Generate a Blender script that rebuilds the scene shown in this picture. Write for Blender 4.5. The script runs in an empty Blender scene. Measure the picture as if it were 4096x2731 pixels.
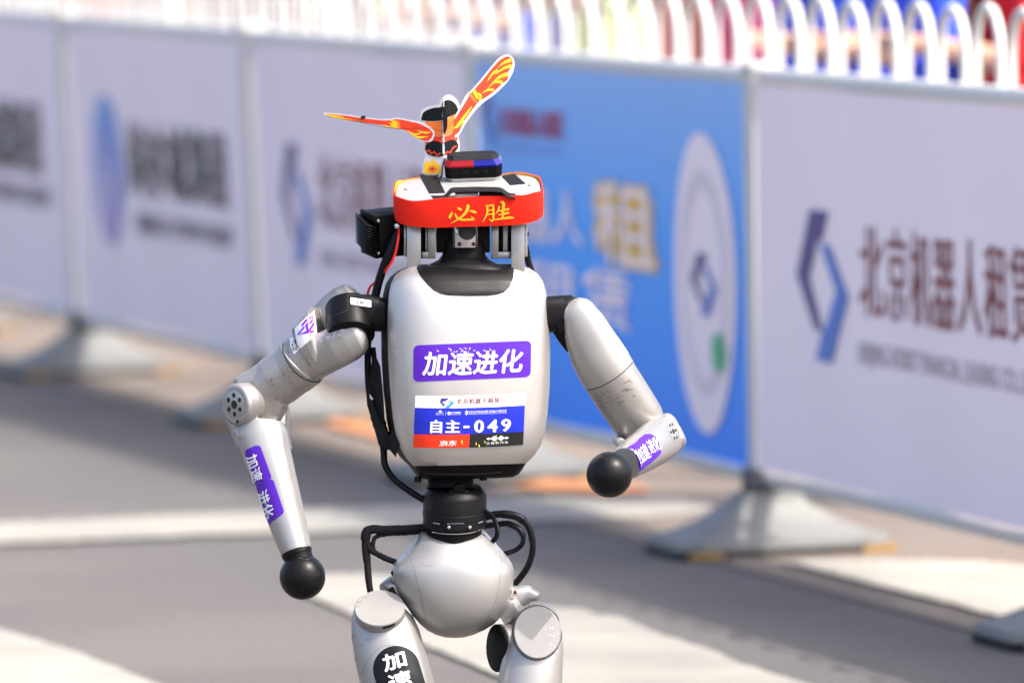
import bpy, bmesh, math, random
from mathutils import Vector, Matrix
from mathutils.bvhtree import BVHTree
random.seed(7)
PI = math.pi
# ------------------------------------------------------------------ camera, sky, sun, exposure
sc = bpy.context.scene
FPX, CX, CY = 40000.0, 2048.0, 1365.5          # focal length and centre, in photograph pixels
CAM_H, D0 = 1.84, 17.021                        # eye height, distance of the robot
PXM = 2350.0                                    # photograph pixels per metre at the robot
p, r = math.atan(2210.0/FPX), math.radians(1.6)
F_ = Vector((0, math.cos(p), -math.sin(p)))
R0 = Vector((1, 0, 0)); U0 = R0.cross(F_)
R_ = R0*math.cos(r) - U0*math.sin(r)
U_ = R0*math.sin(r) + U0*math.cos(r)
cam_loc = Vector((0, 0, CAM_H))
cd = bpy.data.cameras.new('camera'); cam = bpy.data.objects.new('camera', cd); sc.collection.objects.link(cam)
cd.sensor_width = 36.0; cd.lens = FPX/4096*36.0
cd.clip_start = 0.5; cd.clip_end = 2000
cd.dof.use_dof = True; cd.dof.focus_distance = 16.93; cd.dof.aperture_fstop = 4.6
cam.matrix_world = Matrix(((R_.x, U_.x, -F_.x, 0), (R_.y, U_.y, -F_.y, 0), (R_.z, U_.z, -F_.z, CAM_H), (0, 0, 0, 1)))
sc.camera = cam

SUN_EL, SUN_DIR = 53.0, Vector((0.87, -0.49, 0)).normalized()
sv = SUN_DIR*math.cos(math.radians(SUN_EL)) + Vector((0, 0, math.sin(math.radians(SUN_EL))))
world = bpy.data.worlds.new('World'); sc.world = world; world.use_nodes = True
wn = world.node_tree; wn.nodes.clear()
sky = wn.nodes.new('ShaderNodeTexSky'); sky.sky_type = 'NISHITA'; sky.sun_disc = False
sky.sun_elevation = math.radians(SUN_EL); sky.sun_rotation = math.atan2(sv.x, sv.y)
sky.dust_density = 5.0; sky.air_density = 0.7; sky.ozone_density = 0.4
bg = wn.nodes.new('ShaderNodeBackground'); bg.inputs[1].default_value = 0.15
wo = wn.nodes.new('ShaderNodeOutputWorld')
wn.links.new(sky.outputs[0], bg.inputs[0]); wn.links.new(bg.outputs[0], wo.inputs[0])
sl = bpy.data.lights.new('sun', 'SUN'); sl.energy = 2.0; sl.angle = math.radians(0.5); sl.color = (1, 0.96, 0.91)
so = bpy.data.objects.new('sun', sl); sc.collection.objects.link(so)
so.rotation_euler = (-sv).to_track_quat('-Z', 'Y').to_euler(); so.location = (5, -5, 12)
sc.view_settings.view_transform = 'Standard'; sc.view_settings.look = 'None'
sc.view_settings.gamma = 1; sc.view_settings.use_curve_mapping = False
sc.view_settings.exposure = 1.6
sc.cycles.use_denoising = True

# ------------------------------------------------------------------ coordinates
def W(u, v, w=0.0):                      # robot frame: pixels right, pixels down, pixels towards the viewer -> metres
    return cam_loc + F_*(D0 - w/PXM) + R_*((u-CX)/PXM) + U_*((CY-v)/PXM)
def ray(px, py):
    return (F_ + R_*((px-CX)/FPX) + U_*((CY-py)/FPX))
def ground(px, py, z=0.0):
    d = ray(px, py); return cam_loc + d*((z-CAM_H)/d.z)
ROOT = ground(1850, 3480); ROOT.z = 0

# ------------------------------------------------------------------ materials
def mat(name, col, rough=0.5, metal=0.0, var=0.0, vscale=8.0, bump=0.0, bscale=60.0, scuff=0.0, coat=0.0, extra=None, spec=None):
    m = bpy.data.materials.new(name); m.use_nodes = True; nt = m.node_tree; b = nt.nodes['Principled BSDF']
    b.inputs['Base Color'].default_value = (*col, 1); b.inputs['Roughness'].default_value = rough
    b.inputs['Metallic'].default_value = metal; b.inputs['Coat Weight'].default_value = coat
    if spec is not None: b.inputs['Specular IOR Level'].default_value = spec
    tc = nt.nodes.new('ShaderNodeTexCoord')
    def noise(scale, detail=4, mp=None):
        n = nt.nodes.new('ShaderNodeTexNoise'); n.inputs['Scale'].default_value = scale; n.inputs['Detail'].default_value = detail
        if mp:
            q = nt.nodes.new('ShaderNodeMapping'); q.inputs['Scale'].default_value = mp[0]; q.inputs['Rotation'].default_value = mp[1]
            nt.links.new(tc.outputs['Object'], q.inputs[0]); nt.links.new(q.outputs[0], n.inputs[0])
        else: nt.links.new(tc.outputs['Object'], n.inputs[0])
        return n
    cur = None
    def mixc(fac_out, colour, cur, mode='MIX'):
        x = nt.nodes.new('ShaderNodeMix'); x.data_type = 'RGBA'; x.blend_type = mode
        nt.links.new(fac_out, x.inputs[0])
        if cur is None: x.inputs[6].default_value = (*col, 1)
        else: nt.links.new(cur, x.inputs[6])
        x.inputs[7].default_value = (*colour, 1)
        return x.outputs[2]
    def ramp(out, a, b_, hi=1.0):
        q = nt.nodes.new('ShaderNodeMapRange'); q.inputs[1].default_value = a; q.inputs[2].default_value = b_
        q.inputs[4].default_value = hi; nt.links.new(out, q.inputs[0]); return q.outputs[0]
    if var:
        n = noise(vscale, 6); cur = mixc(ramp(n.outputs[0], .35, .75, var), tuple(c*.45 for c in col), cur)
    if scuff:
        a = noise(55, 5, ((1, 1, 3.5), (.5, .6, .3))); g = noise(9, 2)
        mm = nt.nodes.new('ShaderNodeMath'); mm.operation = 'MULTIPLY'
        nt.links.new(ramp(a.outputs[0], .60, .68), mm.inputs[0]); nt.links.new(ramp(g.outputs[0], .52, .66, scuff), mm.inputs[1])
        cur = mixc(mm.outputs[0], (.13, .115, .10), cur)
        a2 = noise(160, 2); cur = mixc(ramp(a2.outputs[0], .755, .79, scuff), (.12, .10, .09), cur)
    if cur is not None: nt.links.new(cur, b.inputs['Base Color'])
    if rough < .9 and (var or scuff):
        n3 = noise(20, 4); nt.links.new(ramp(n3.outputs[0], .2, .8, rough*1.25), b.inputs['Roughness'])
        nt.nodes[-1].inputs[3].default_value = rough*.8
    if bump:
        n4 = noise(bscale, 3); bp = nt.nodes.new('ShaderNodeBump'); bp.inputs['Strength'].default_value = bump
        bp.inputs['Distance'].default_value = .002; nt.links.new(n4.outputs[0], bp.inputs['Height']); nt.links.new(bp.outputs[0], b.inputs['Normal'])
    return m
SILVER = mat('silver_paint', (.52, .50, .48), .40, .75, .06, 10, .05, 700, scuff=.25, spec=.5)
SILVERS = mat('worn_silver_paint', (.36, .345, .325), .40, .7, .2, 9, .06, 700, scuff=.85)
CAPM = mat('scratched_cap_paint', (.25, .243, .232), .5, .25, .2, 14, .06, 700, scuff=.7)
SILVERW = mat('pale_silver_paint', (.36, .35, .335), .37, .6, .10, 8, .05, 700, scuff=.45)
PLATE = mat('grey_plate', (.29, .285, .28), .45, .1, .05, 12)
BLACK = mat('black_plastic', (.0045, .0042, .005), .42, 0, .2, 12, .1, 300, spec=.15)
BLACKM = mat('matt_black_plastic', (.004, .0035, .004), .55, 0, .2, 12, .1, 300, spec=.10)
RUBBER = mat('black_rubber_ball', (.004, .004, .0045), .36, 0, .0, 12, .15, 60, scuff=.5, spec=.2)
TAPE = mat('black_cloth_tape', (.009, .009, .011), .6, 0, .2, 30, .4, 900, spec=.15)
CABLE = mat('cable_black', (.004, .004, .006), .45, spec=.15)
ALU = mat('brushed_aluminium', (.42, .41, .40), .34, .75, .15, 30, .15, 200)
STEEL = mat('stainless_steel', (.33, .31, .29), .3, .9, .1, 30)
CHROME = mat('polished_steel', (.62, .62, .63), .14, 1.0)
DARKHOLE = mat('dark_recess', (.008, .008, .008), .7)
SEAM = mat('seam_shadow_gap', (.03, .028, .026), .7)
SEAMG = mat('seam_grey', (.20, .19, .18), .6)
RED = mat('red_elastic_band', (.85, .016, .002), .75, 0, .12, 60, .6, 1400, spec=.25)
YELLOW = mat('yellow_embroidery', (.92, .60, .02), .65, 0, .1, 300)
YELIN = mat('yellow_band_lining', (.75, .40, .02), .8, 0, .3, 300)
PURPLE = mat('purple_vinyl', (.062, .002, .34), .3, 0, .06, 20)
WHITEV = mat('white_vinyl', (.80, .79, .82), .35)
BLUEV = mat('blue_print', (.006, .018, .42), .35)
REDV = mat('red_print', (.85, .035, .006), .35)
BLACKV = mat('black_print', (.010, .010, .011), .35)
MAROON = mat('maroon_print', (.22, .010, .020), .45)
GREYV = mat('grey_print', (.30, .27, .29), .45)
DGREY = mat('dark_grey_print', (.09, .08, .085), .5)
NAVY = mat('navy_print', (.035, .020, .22), .4)
CYAN = mat('light_blue_print', (.03, .26, .62), .4)
INDIGO = mat('indigo_print', (.05, .03, .22), .4)
BLUEP = mat('blue_logo_print', (.04, .17, .60), .4)
STICKY = mat('yellow_residue', (.80, .72, .03), .6)
REDWIRE = mat('red_wire', (.75, .01, .006), .35)
BLUEWIRE = mat('blue_thread', (.10, .42, .70), .5)
def lens_mat(name, col, emit):
    m = mat(name, col, .12); b = m.node_tree.nodes['Principled BSDF']; b.inputs['Coat Weight'].default_value = .1; b.inputs['Specular IOR Level'].default_value = .3
    return m
LENSR = lens_mat('red_lens', (.22, .003, .006), 0); LENSB = lens_mat('blue_lens', (.005, .006, .16), 0)
CLEAR = mat('clear_acrylic', (.50, .50, .48), .15, 0)
PAPERW = mat('white_card', (.55, .54, .54), .55)
FLAMER = mat('orange_red_print', (.70, .035, .003), .4, 0, .35, 90)
FLAMEY = mat('yellow_print', (.80, .48, .006), .4)
FLAMEO = mat('orange_print', (.75, .16, .008), .4)
INK = mat('black_card_print', (.004, .006, .007), .35, spec=.2)
FENCE = mat('white_powder_coat', (.60, .59, .565), .4, 0, .06, 5)
BANNER = mat('white_banner_vinyl', (.95, .82, .87), .5, 0, .03, 2)
GRAYP = mat('grey_plastic_foot', (.175, .18, .175), .6, 0, .5, 5)
DARKM = mat('dark_grey_bracket', (.05, .055, .065), .5)
RUBB = mat('black_rubber_rim', (.015, .015, .015), .7)
AMBER = mat('amber_reflector', (.30, .17, .04), .5)
def blue_banner():
    m = bpy.data.materials.new('blue_gradient_banner'); m.use_nodes = True; nt = m.node_tree; b = nt.nodes['Principled BSDF']
    b.inputs['Roughness'].default_value = .5
    tc = nt.nodes.new('ShaderNodeTexCoord'); s = nt.nodes.new('ShaderNodeSeparateXYZ'); nt.links.new(tc.outputs['Object'], s.inputs[0])
    rp = nt.nodes.new('ShaderNodeValToRGB'); mr = nt.nodes.new('ShaderNodeMapRange')
    mr.inputs[1].default_value = .2; mr.inputs[2].default_value = 1.13
    nt.links.new(s.outputs[2], mr.inputs[0]); nt.links.new(mr.outputs[0], rp.inputs[0])
    rp.color_ramp.elements[0].color = (.010, .24, .98, 1); rp.color_ramp.elements[1].color = (.27, .50, .93, 1)
    rp.color_ramp.elements.new(.55).color = (.06, .37, .97, 1)
    nt.links.new(rp.outputs[0], b.inputs['Base Color']); return m
BLUEB = blue_banner()
GREENP = mat('green_print', (.06, .42, .20), .5)
YELP = mat('yellow_banner_print', (.90, .54, .06), .5)

def grad_mat(name, c1, c2, z1, z2):
    m = bpy.data.materials.new(name); m.use_nodes = True; nt = m.node_tree; b = nt.nodes['Principled BSDF']
    b.inputs['Roughness'].default_value = .4
    tc = nt.nodes.new('ShaderNodeTexCoord'); s = nt.nodes.new('ShaderNodeSeparateXYZ'); nt.links.new(tc.outputs['Object'], s.inputs[0])
    mr = nt.nodes.new('ShaderNodeMapRange'); mr.inputs[1].default_value = z1; mr.inputs[2].default_value = z2
    nt.links.new(s.outputs[2], mr.inputs[0])
    x = nt.nodes.new('ShaderNodeMix'); x.data_type = 'RGBA'; x.inputs[6].default_value = (*c1, 1); x.inputs[7].default_value = (*c2, 1)
    nt.links.new(mr.outputs[0], x.inputs[0]); nt.links.new(x.outputs[2], b.inputs['Base Color']); return m

# ------------------------------------------------------------------ object helpers
def link(o, parent=None):
    sc.collection.objects.link(o)
    if parent is not None: o.parent = parent
    return o
def tag(o, label=None, cat=None, group=None, kind=None):
    if label: o['label'] = label
    if cat: o['category'] = cat
    if group: o['group'] = group
    if kind: o['kind'] = kind
    return o
def empty(name, loc):
    o = bpy.data.objects.new(name, None); o.location = loc; o.empty_display_size = .1; return link(o)
CURO = [ROOT]                                  # origin of the thing being built
def finish(name, bm, m, parent=None, smooth=True, recalc=True, loc=None, sharp=40):
    if recalc: bmesh.ops.recalc_face_normals(bm, faces=bm.faces[:])
    me = bpy.data.meshes.new(name); bm.to_mesh(me); bm.free()
    for mm in (m if isinstance(m, (list, tuple)) else [m]): me.materials.append(mm)
    if smooth:
        me.shade_smooth()
        try: me.set_sharp_from_angle(angle=math.radians(sharp))
        except Exception: pass
    o = bpy.data.objects.new(name, me)
    if loc is not None: o.location = loc
    return link(o, parent)
def to_world(bm, o=None):
    o = CURO[0] if o is None else o
    for v in bm.verts: v.co = W(*v.co) - o
def part(name, bm, m, parent, smooth=True, sharp=40):
    """bm is in robot pixel coordinates"""
    to_world(bm); return finish(name, bm, m, parent, smooth, sharp=sharp)

# --- shapes in (u, v, w)
def V(*a): return Vector(a)
def ring(c, a1, a2, r1, r2, ex=2.0, n=40):
    pts = []
    for i in range(n):
        t = 2*PI*i/n; ct, st = math.cos(t), math.sin(t)
        x = math.copysign(abs(ct)**(2/ex), ct)*r1; y = math.copysign(abs(st)**(2/ex), st)*r2
        pts.append(c + a1*x + a2*y)
    return pts
def loft(bm, rings, cap0=True, cap1=True):
    vs = [[bm.verts.new(q) for q in rg] for rg in rings]; n = len(vs[0]); fs = []
    for a, b in zip(vs, vs[1:]):
        for i in range(n):
            j = (i+1) % n; fs.append(bm.faces.new((a[i], a[j], b[j], b[i])))
    if cap0: bm.faces.new(vs[0][::-1])
    if cap1: bm.faces.new(vs[-1])
    return fs
def domed(rings, end, h, k=4, frac=.0):
    """adds k shrinking rings beyond ring `end` (0 or -1)"""
    rg = rings[end]; c = sum(rg, Vector())/len(rg)
    nb = rings[1] if end == 0 else rings[-2]
    nc = sum(nb, Vector())/len(nb); d = (c-nc).normalized()
    out = []
    for i in range(1, k+1):
        a = PI/2*i/k*.96; s = math.cos(a)*(1-frac)+frac
        out.append([c + (q-c)*s + d*(h*math.sin(a)) for q in rg])
    return (out[::-1] + rings) if end == 0 else (rings + out)
def limb(secs, n=88, d0=0, d1=0, hint=None):
    """secs: (u, v, w, r_in_image, r_depth, exponent[, perp angle deg])"""
    cs = [V(*s[:3]) for s in secs]; rs = []
    for i, s in enumerate(secs):
        t = (cs[min(i+1, len(cs)-1)] - cs[max(i-1, 0)]).normalized()
        if len(s) > 6: a1 = V(math.cos(math.radians(s[6])), math.sin(math.radians(s[6])), 0)
        else:
            a1 = t.cross(V(0, 0, 1)); a1 = a1.normalized() if a1.length > .05 else V(1, 0, 0)
        a2 = t.cross(a1).normalized()
        rs.append(ring(cs[i], a1, a2, s[3], s[4], s[5], n))
    if d0: rs = domed(rs, 0, d0)
    if d1: rs = domed(rs, -1, d1)
    return rs
def smooth_path(pts, k=6):
    out = []; P = [V(*q) for q in pts]
    for i in range(len(P)-1):
        p0, p1, p2, p3 = P[max(i-1, 0)], P[i], P[i+1], P[min(i+2, len(P)-1)]
        for j in range(k):
            t = j/k; out.append(.5*((2*p1)+(p2-p0)*t+(2*p0-5*p1+4*p2-p3)*t*t+(3*p1-p0-3*p2+p3)*t**3))
    out.append(P[-1]); return out
def tube(bm, pts, rad, n=12, k=6, smooth=True, wob=0.0):
    P = smooth_path(pts, k) if smooth else [V(*q) for q in pts]
    rings = []; ref = None
    for i, c in enumerate(P):
        t = (P[min(i+1, len(P)-1)] - P[max(i-1, 0)]).normalized()
        if ref is None: ref = t.orthogonal().normalized()
        ref = (ref - t*ref.dot(t)).normalized(); b = t.cross(ref)
        rr = rad[min(int(i/len(P)*len(rad)), len(rad)-1)] if isinstance(rad, (list, tuple)) else rad
        if wob: rr *= 1 + wob*math.sin(i*2.1)*.5 + random.uniform(-wob, wob)*.5
        rings.append(ring(c, ref, b, rr, rr, 2, n))
    loft(bm, rings)
def cyl(bm, a, b, r1, r2=None, n=28, bev=0):
    a, b = V(*a), V(*b); t = (b-a).normalized(); x = t.orthogonal().normalized(); y = t.cross(x)
    r2 = r1 if r2 is None else r2
    if bev:
        rs = [ring(a, x, y, r1-bev, r1-bev, 2, n), ring(a+t*bev*.3, x, y, r1-bev*.3, r1-bev*.3, 2, n), ring(a+t*bev, x, y, r1, r1, 2, n),
              ring(b-t*bev, x, y, r2, r2, 2, n), ring(b-t*bev*.3, x, y, r2-bev*.3, r2-bev*.3, 2, n), ring(b, x, y, r2-bev, r2-bev, 2, n)]
    else: rs = [ring(a, x, y, r1, r1, 2, n), ring(b, x, y, r2, r2, 2, n)]
    loft(bm, rs)
def box(bm, c, size, ax=None, bev=0, seg=2):
    ax = ax or (V(1, 0, 0), V(0, 1, 0), V(0, 0, 1)); c = V(*c)
    vs = [bm.verts.new(c + ax[0]*(sx*size[0]/2) + ax[1]*(sy*size[1]/2) + ax[2]*(sz*size[2]/2)) for sx in (-1, 1) for sy in (-1, 1) for sz in (-1, 1)]
    fs = [bm.faces.new([vs[i] for i in q]) for q in ((0, 1, 3, 2), (4, 6, 7, 5), (0, 4, 5, 1), (2, 3, 7, 6), (0, 2, 6, 4), (1, 5, 7, 3))]
    if bev:
        es = list({e for f in fs for e in f.edges})
        bmesh.ops.bevel(bm, geom=es, offset=bev, segments=seg, profile=.5, affect='EDGES')
def prism(bm, outline, axn, h, ctr=None, bev=0):
    """extrudes a list of Vectors by axn*h"""
    a = [bm.verts.new(q) for q in outline]; b = [bm.verts.new(q + axn*h) for q in outline]; n = len(a)
    f0 = bm.faces.new(a[::-1]); f1 = bm.faces.new(b)
    for i in range(n): bm.faces.new((a[i], a[(i+1) % n], b[(i+1) % n], b[i]))
    if bev: bmesh.ops.bevel(bm, geom=list(set(f0.edges) | set(f1.edges)), offset=bev, segments=2, profile=.5, affect='EDGES')
def euler_axes(yaw=0, roll=0, tilt=0):
    """yaw: front turns to image right; roll: counter-clockwise in the image; tilt: top comes towards the viewer. Returns X (right), Y (down), Z (front)"""
    y, ro, ti = map(math.radians, (yaw, roll, tilt))
    X, Y, Z = V(math.cos(y), 0, -math.sin(y)), V(0, 1, 0), V(math.sin(y), 0, math.cos(y))
    def rx(q): return V(q.x, q.y*math.cos(ti)+q.z*math.sin(ti), -q.y*math.sin(ti)+q.z*math.cos(ti))
    def rz(q): return V(q.x*math.cos(ro)+q.y*math.sin(ro), -q.x*math.sin(ro)+q.y*math.cos(ro), q.z)
    return tuple(rz(rx(q)) for q in (X, Y, Z))

# --- flat print
_tc = {}; LIFT = [0.4]
def text_tris(s, bold=0.0, space=1.0):
    bold = 0.0
    key = (s, bold, space)
    if key in _tc: return _tc[key]
    cu = bpy.data.curves.new('t', 'FONT'); cu.body = s; cu.size = 1; cu.offset = bold; cu.resolution_u = 3; cu.space_character = space
    o = bpy.data.objects.new('t', cu); sc.collection.objects.link(o)
    dg = bpy.context.evaluated_depsgraph_get(); me = o.evaluated_get(dg).to_mesh()
    vs = [(v.co.x, v.co.y) for v in me.vertices]; fs = [tuple(q.vertices) for q in me.polygons]
    o.evaluated_get(dg).to_mesh_clear(); bpy.data.objects.remove(o); bpy.data.curves.remove(cu)
    x0, x1 = min(q[0] for q in vs), max(q[0] for q in vs); y0, y1 = min(q[1] for q in vs), max(q[1] for q in vs)
    vs = [((x-x0)/(x1-x0), (y1-y)/(y1-y0)) for x, y in vs]
    _tc[key] = (vs, fs); return _tc[key]
def add_text(bm, s, tl, tr, bl, bold=0.0, space=1.0, mi=0):
    """maps the text's own box onto the parallelogram tl, tr, bl (any dimension)"""
    vs, fs = text_tris(s, 0.0, space); tl, tr, bl = (V(*(tuple(q)+(0,))[:3]) for q in (tl, tr, bl))
    bw = bold*1.1; asp = (bl-tl).length/max((tr-tl).length, 1e-6); ex = (tr-tl); ey = (bl-tl)
    passes = [(0, 0)] if bold < .006 else [(.5, 0), (-.5, .2)] if bold < .016 else [(0, 0), (1, .3), (-1, -.3), (.3, 1), (-.3, -1)]
    for k_, (dx, dy) in enumerate(passes):
        x0 = bw*asp
        bv = [bm.verts.new(tl + ex*(x0 + x*(1-2*x0) + dx*bw*asp) + ey*(bw + y*(1-2*bw) + dy*bw) + V(0, 0, LIFT[0]*k_)) for x, y in vs]
        for f in fs:
            try: bm.faces.new([bv[i] for i in f]).material_index = mi
            except ValueError: pass
def add_poly(bm, pts, mi=0):
    f = bm.faces.new([bm.verts.new(V(*(q if len(q) == 3 else (q[0], q[1], 0)))) for q in pts]); f.material_index = mi; return f
def rounded(tl, tr, bl, rx, k=5):
    """rounded parallelogram, rx in fractions of width/height"""
    tl, tr, bl = V(*tl, 0), V(*tr, 0), V(*bl, 0); ex, ey = tr-tl, bl-tl; fx = rx; fy = rx*ex.length/ey.length; out = []
    for cx, cy, a0 in ((1-fx, fy, -90), (1-fx, 1-fy, 0), (fx, 1-fy, 90), (fx, fy, 180)):
        for i in range(k+1):
            a = math.radians(a0+90*i/k); out.append(tl + ex*(cx+fx*math.cos(a)) + ey*(cy+fy*math.sin(a)))
    return [(q.x, q.y) for q in out]
def stroke_poly(pts, ws):
    P = [V(q[0], q[1], 0) for q in pts]; L, Rr = [], []
    for i, c in enumerate(P):
        t = (P[min(i+1, len(P)-1)] - P[max(i-1, 0)]).normalized(); nn = V(-t.y, t.x, 0); w = ws[i]/2 if isinstance(ws, (list, tuple)) else ws/2
        L.append(c + nn*w); Rr.append(c - nn*w)
    return L, Rr
def add_stroke(bm, pts, ws, mi=0):
    L, Rr = stroke_poly(pts, ws); a = [bm.verts.new(q) for q in L]; b = [bm.verts.new(q) for q in Rr]
    for i in range(len(a)-1): bm.faces.new((a[i], a[i+1], b[i+1], b[i])).material_index = mi
def gridcut(bm, step):
    us = [v.co.x for v in bm.verts]; vs = [v.co.y for v in bm.verts]
    for ax, lo, hi in ((V(1, 0, 0), min(us), max(us)), (V(0, 1, 0), min(vs), max(vs))):
        x = lo + step
        while x < hi:
            bmesh.ops.bisect_plane(bm, geom=bm.verts[:]+bm.edges[:]+bm.faces[:], plane_co=ax*x, plane_no=ax, dist=1e-5); x += step
def bvh(*objs):
    """surface of already built parts, back in robot pixel coordinates"""
    vs, fs = [], []
    for o in objs:
        k = len(vs)
        for v in o.data.vertices:
            q = v.co + CURO[0] - cam_loc
            vs.append(V(CX + q.dot(R_)*PXM, CY - q.dot(U_)*PXM, (D0 - q.dot(F_))*PXM))
        fs += [tuple(i+k for i in q.vertices) for q in o.data.polygons]
    return BVHTree.FromPolygons(vs, fs)
def drape(bm, tree, off, step=14, d=None):
    if step: gridcut(bm, step)
    d = (d or V(0, 0, -1)).normalized(); dead = []
    for v in bm.verts:
        h = tree.ray_cast(V(v.co.x, v.co.y, 0) - d*900 + V(0, 0, 0), d)
        if h[0] is None: dead.append(v); h = tree.find_nearest(V(v.co.x, v.co.y, 60))
        nrm = h[1] if h[1].z > 0 else -h[1]
        v.co = h[0] + (nrm*.6 + V(0, 0, .6))*(off + v.co.z)
    dead = [v for v in dead if all(q in dead for e in v.link_edges for q in e.verts)]
    bmesh.ops.delete(bm, geom=dead, context='VERTS')
def decal(name, bm, tree, off, m, parent, step=14):
    drape(bm, tree, off, step); to_world(bm)
    o = finish(name, bm, m, parent, smooth=True, recalc=False, sharp=60); return o
def decal_lines(name, lines, tree, m, parent, width=2.4, off=.9):
    bm = bmesh.new()
    for ln in lines: add_stroke(bm, [(q.x, q.y) for q in smooth_path([(a, b, 0) for a, b in ln], 8)], width)
    return decal(name, bm, tree, off, m, parent, None)
def ellipse(cu, cv, a, b, rot=0, n=32):
    c, s = math.cos(math.radians(rot)), math.sin(math.radians(rot))
    return [(cu + a*math.cos(t)*c - b*math.sin(t)*s, cv + a*math.cos(t)*s + b*math.sin(t)*c) for t in (2*PI*i/n for i in range(n))]

# ================================================================== GROUND
def sheet(name, pts, z, m, smooth=False):
    bm = bmesh.new(); bm.faces.new([bm.verts.new((q[0], q[1], z)) for q in pts])
    bmesh.ops.triangulate(bm, faces=bm.faces[:])
    o = finish(name, bm, m, None, False); 
    for q in o.data.polygons: pass
    if o.data.polygons[0].normal.z < 0: o.data.flip_normals()
    return tag(o, kind='structure')
# barrier feet, measured along the fence line
B0 = V(-.055, 26.6, 0); BD = V(.654, -2.735, 0)            # foot under the third post, vector to the next foot
def asphalt():
    m = bpy.data.materials.new('asphalt'); m.use_nodes = True; nt = m.node_tree; b = nt.nodes['Principled BSDF']
    b.inputs['Roughness'].default_value = .85
    tc = nt.nodes.new('ShaderNodeTexCoord')
    def nz(s, d=6):
        n = nt.nodes.new('ShaderNodeTexNoise'); n.inputs['Scale'].default_value = s; n.inputs['Detail'].default_value = d
        nt.links.new(tc.outputs['Object'], n.inputs[0]); return n.outputs[0]
    s = nt.nodes.new('ShaderNodeVectorMath'); s.operation = 'DOT_PRODUCT'     # distance from the fence line: blends two close asphalt tones away from it
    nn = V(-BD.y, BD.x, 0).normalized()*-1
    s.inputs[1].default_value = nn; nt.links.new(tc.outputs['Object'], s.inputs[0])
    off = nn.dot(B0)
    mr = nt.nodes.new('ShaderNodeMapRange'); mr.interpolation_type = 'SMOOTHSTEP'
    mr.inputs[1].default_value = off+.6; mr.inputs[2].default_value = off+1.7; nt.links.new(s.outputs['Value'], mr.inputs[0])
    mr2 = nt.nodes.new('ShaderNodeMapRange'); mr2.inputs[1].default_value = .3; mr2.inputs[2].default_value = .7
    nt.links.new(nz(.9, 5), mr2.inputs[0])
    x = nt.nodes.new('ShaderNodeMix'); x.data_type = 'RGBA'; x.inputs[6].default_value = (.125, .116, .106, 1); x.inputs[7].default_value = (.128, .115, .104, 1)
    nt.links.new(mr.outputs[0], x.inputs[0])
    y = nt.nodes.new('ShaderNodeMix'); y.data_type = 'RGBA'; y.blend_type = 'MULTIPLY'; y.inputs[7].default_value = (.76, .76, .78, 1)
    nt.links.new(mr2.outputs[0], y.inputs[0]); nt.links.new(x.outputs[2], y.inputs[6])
    g = nt.nodes.new('ShaderNodeMix'); g.data_type = 'RGBA'; g.blend_type = 'MULTIPLY'; g.inputs[7].default_value = (.45, .45, .45, 1)
    q = nt.nodes.new('ShaderNodeMapRange'); q.inputs[1].default_value = .45; q.inputs[2].default_value = .7; nt.links.new(nz(90, 3), q.inputs[0])
    nt.links.new(q.outputs[0], g.inputs[0]); nt.links.new(y.outputs[2], g.inputs[6]); nt.links.new(g.outputs[2], b.inputs['Base Color'])
    bp = nt.nodes.new('ShaderNodeBump'); bp.inputs['Strength'].default_value = .6; bp.inputs['Distance'].default_value = .004
    nt.links.new(nz(140, 3), bp.inputs['Height']); nt.links.new(bp.outputs[0], b.inputs['Normal']); return m
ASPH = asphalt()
PAVE = mat('pale_concrete', (.145, .118, .094), .85, 0, .3, 1.2, .3, 120)
PAINT = mat('road_paint', (.30, .285, .24), .65, 0, .55, 2.2, .3, 90)
ORANGE = mat('orange_mat', (.42, .18, .07), .7, 0, .25, 4)
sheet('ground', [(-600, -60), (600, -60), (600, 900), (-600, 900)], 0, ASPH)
nrm = V(-.972, -.235, 0)                                    # towards the road, square to the fence
a = B0 - BD*14 + nrm*.20; b = B0 + BD*7 + nrm*.20
sheet('pavement', [a, b, b - nrm*300, a - nrm*300], .004, PAVE)
def gpoly(name, pts, z, m, rag=5.0):
    out = []; rr = random.Random(len(pts)*7+int(pts[0][0]))
    for (x0, y0), (x1, y1) in zip(pts, pts[1:]+pts[:1]):
        n = max(1, int(math.hypot(x1-x0, y1-y0)/22))
        for i in range(n):
            j = 0 if i == 0 else 1
            out.append((x0+(x1-x0)*i/n + j*rr.uniform(-rag, rag), y0+(y1-y0)*i/n + j*rr.uniform(-rag, rag)*.7))
    return sheet(name, [ground(*q) for q in out], z, m)
gpoly('road_marking', [(-600, 2128), (0, 2100), (800, 2062), (1600, 2032), (2185, 1996), (2500, 2000), (2700, 2008), (2860, 2030), (2810, 2058), (2600, 2078), (2185, 2094), (1600, 2128), (800, 2150), (0, 2188), (-600, 2216)], .008, PAINT)
gpoly('road_marking', [(3120, 2262), (3540, 2256), (3900, 2262), (4400, 2300), (4800, 2345), (4800, 2700), (4500, 2610), (4096, 2511), (3700, 2405), (3400, 2330)], .012, PAINT)
gpoly('road_marking', [(1150, 2335), (1230, 2308), (1500, 2308), (1800, 2345), (2110, 2425), (2247, 2445), (2330, 2448), (2400, 2472), (2480, 2478), (2600, 2532), (2740, 2580), (2870, 2618), (2960, 2665), (3150, 2722), (3400, 2800), (3200, 2860), (2500, 2880), (2060, 2740), (1816, 2640), (1416, 2472), (1200, 2378)], .008, PAINT)
gpoly('road_marking', [(-700, 2400), (0, 2526), (300, 2615), (586, 2728), (900, 2860), (-700, 2900)], .008, PAINT)
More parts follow.
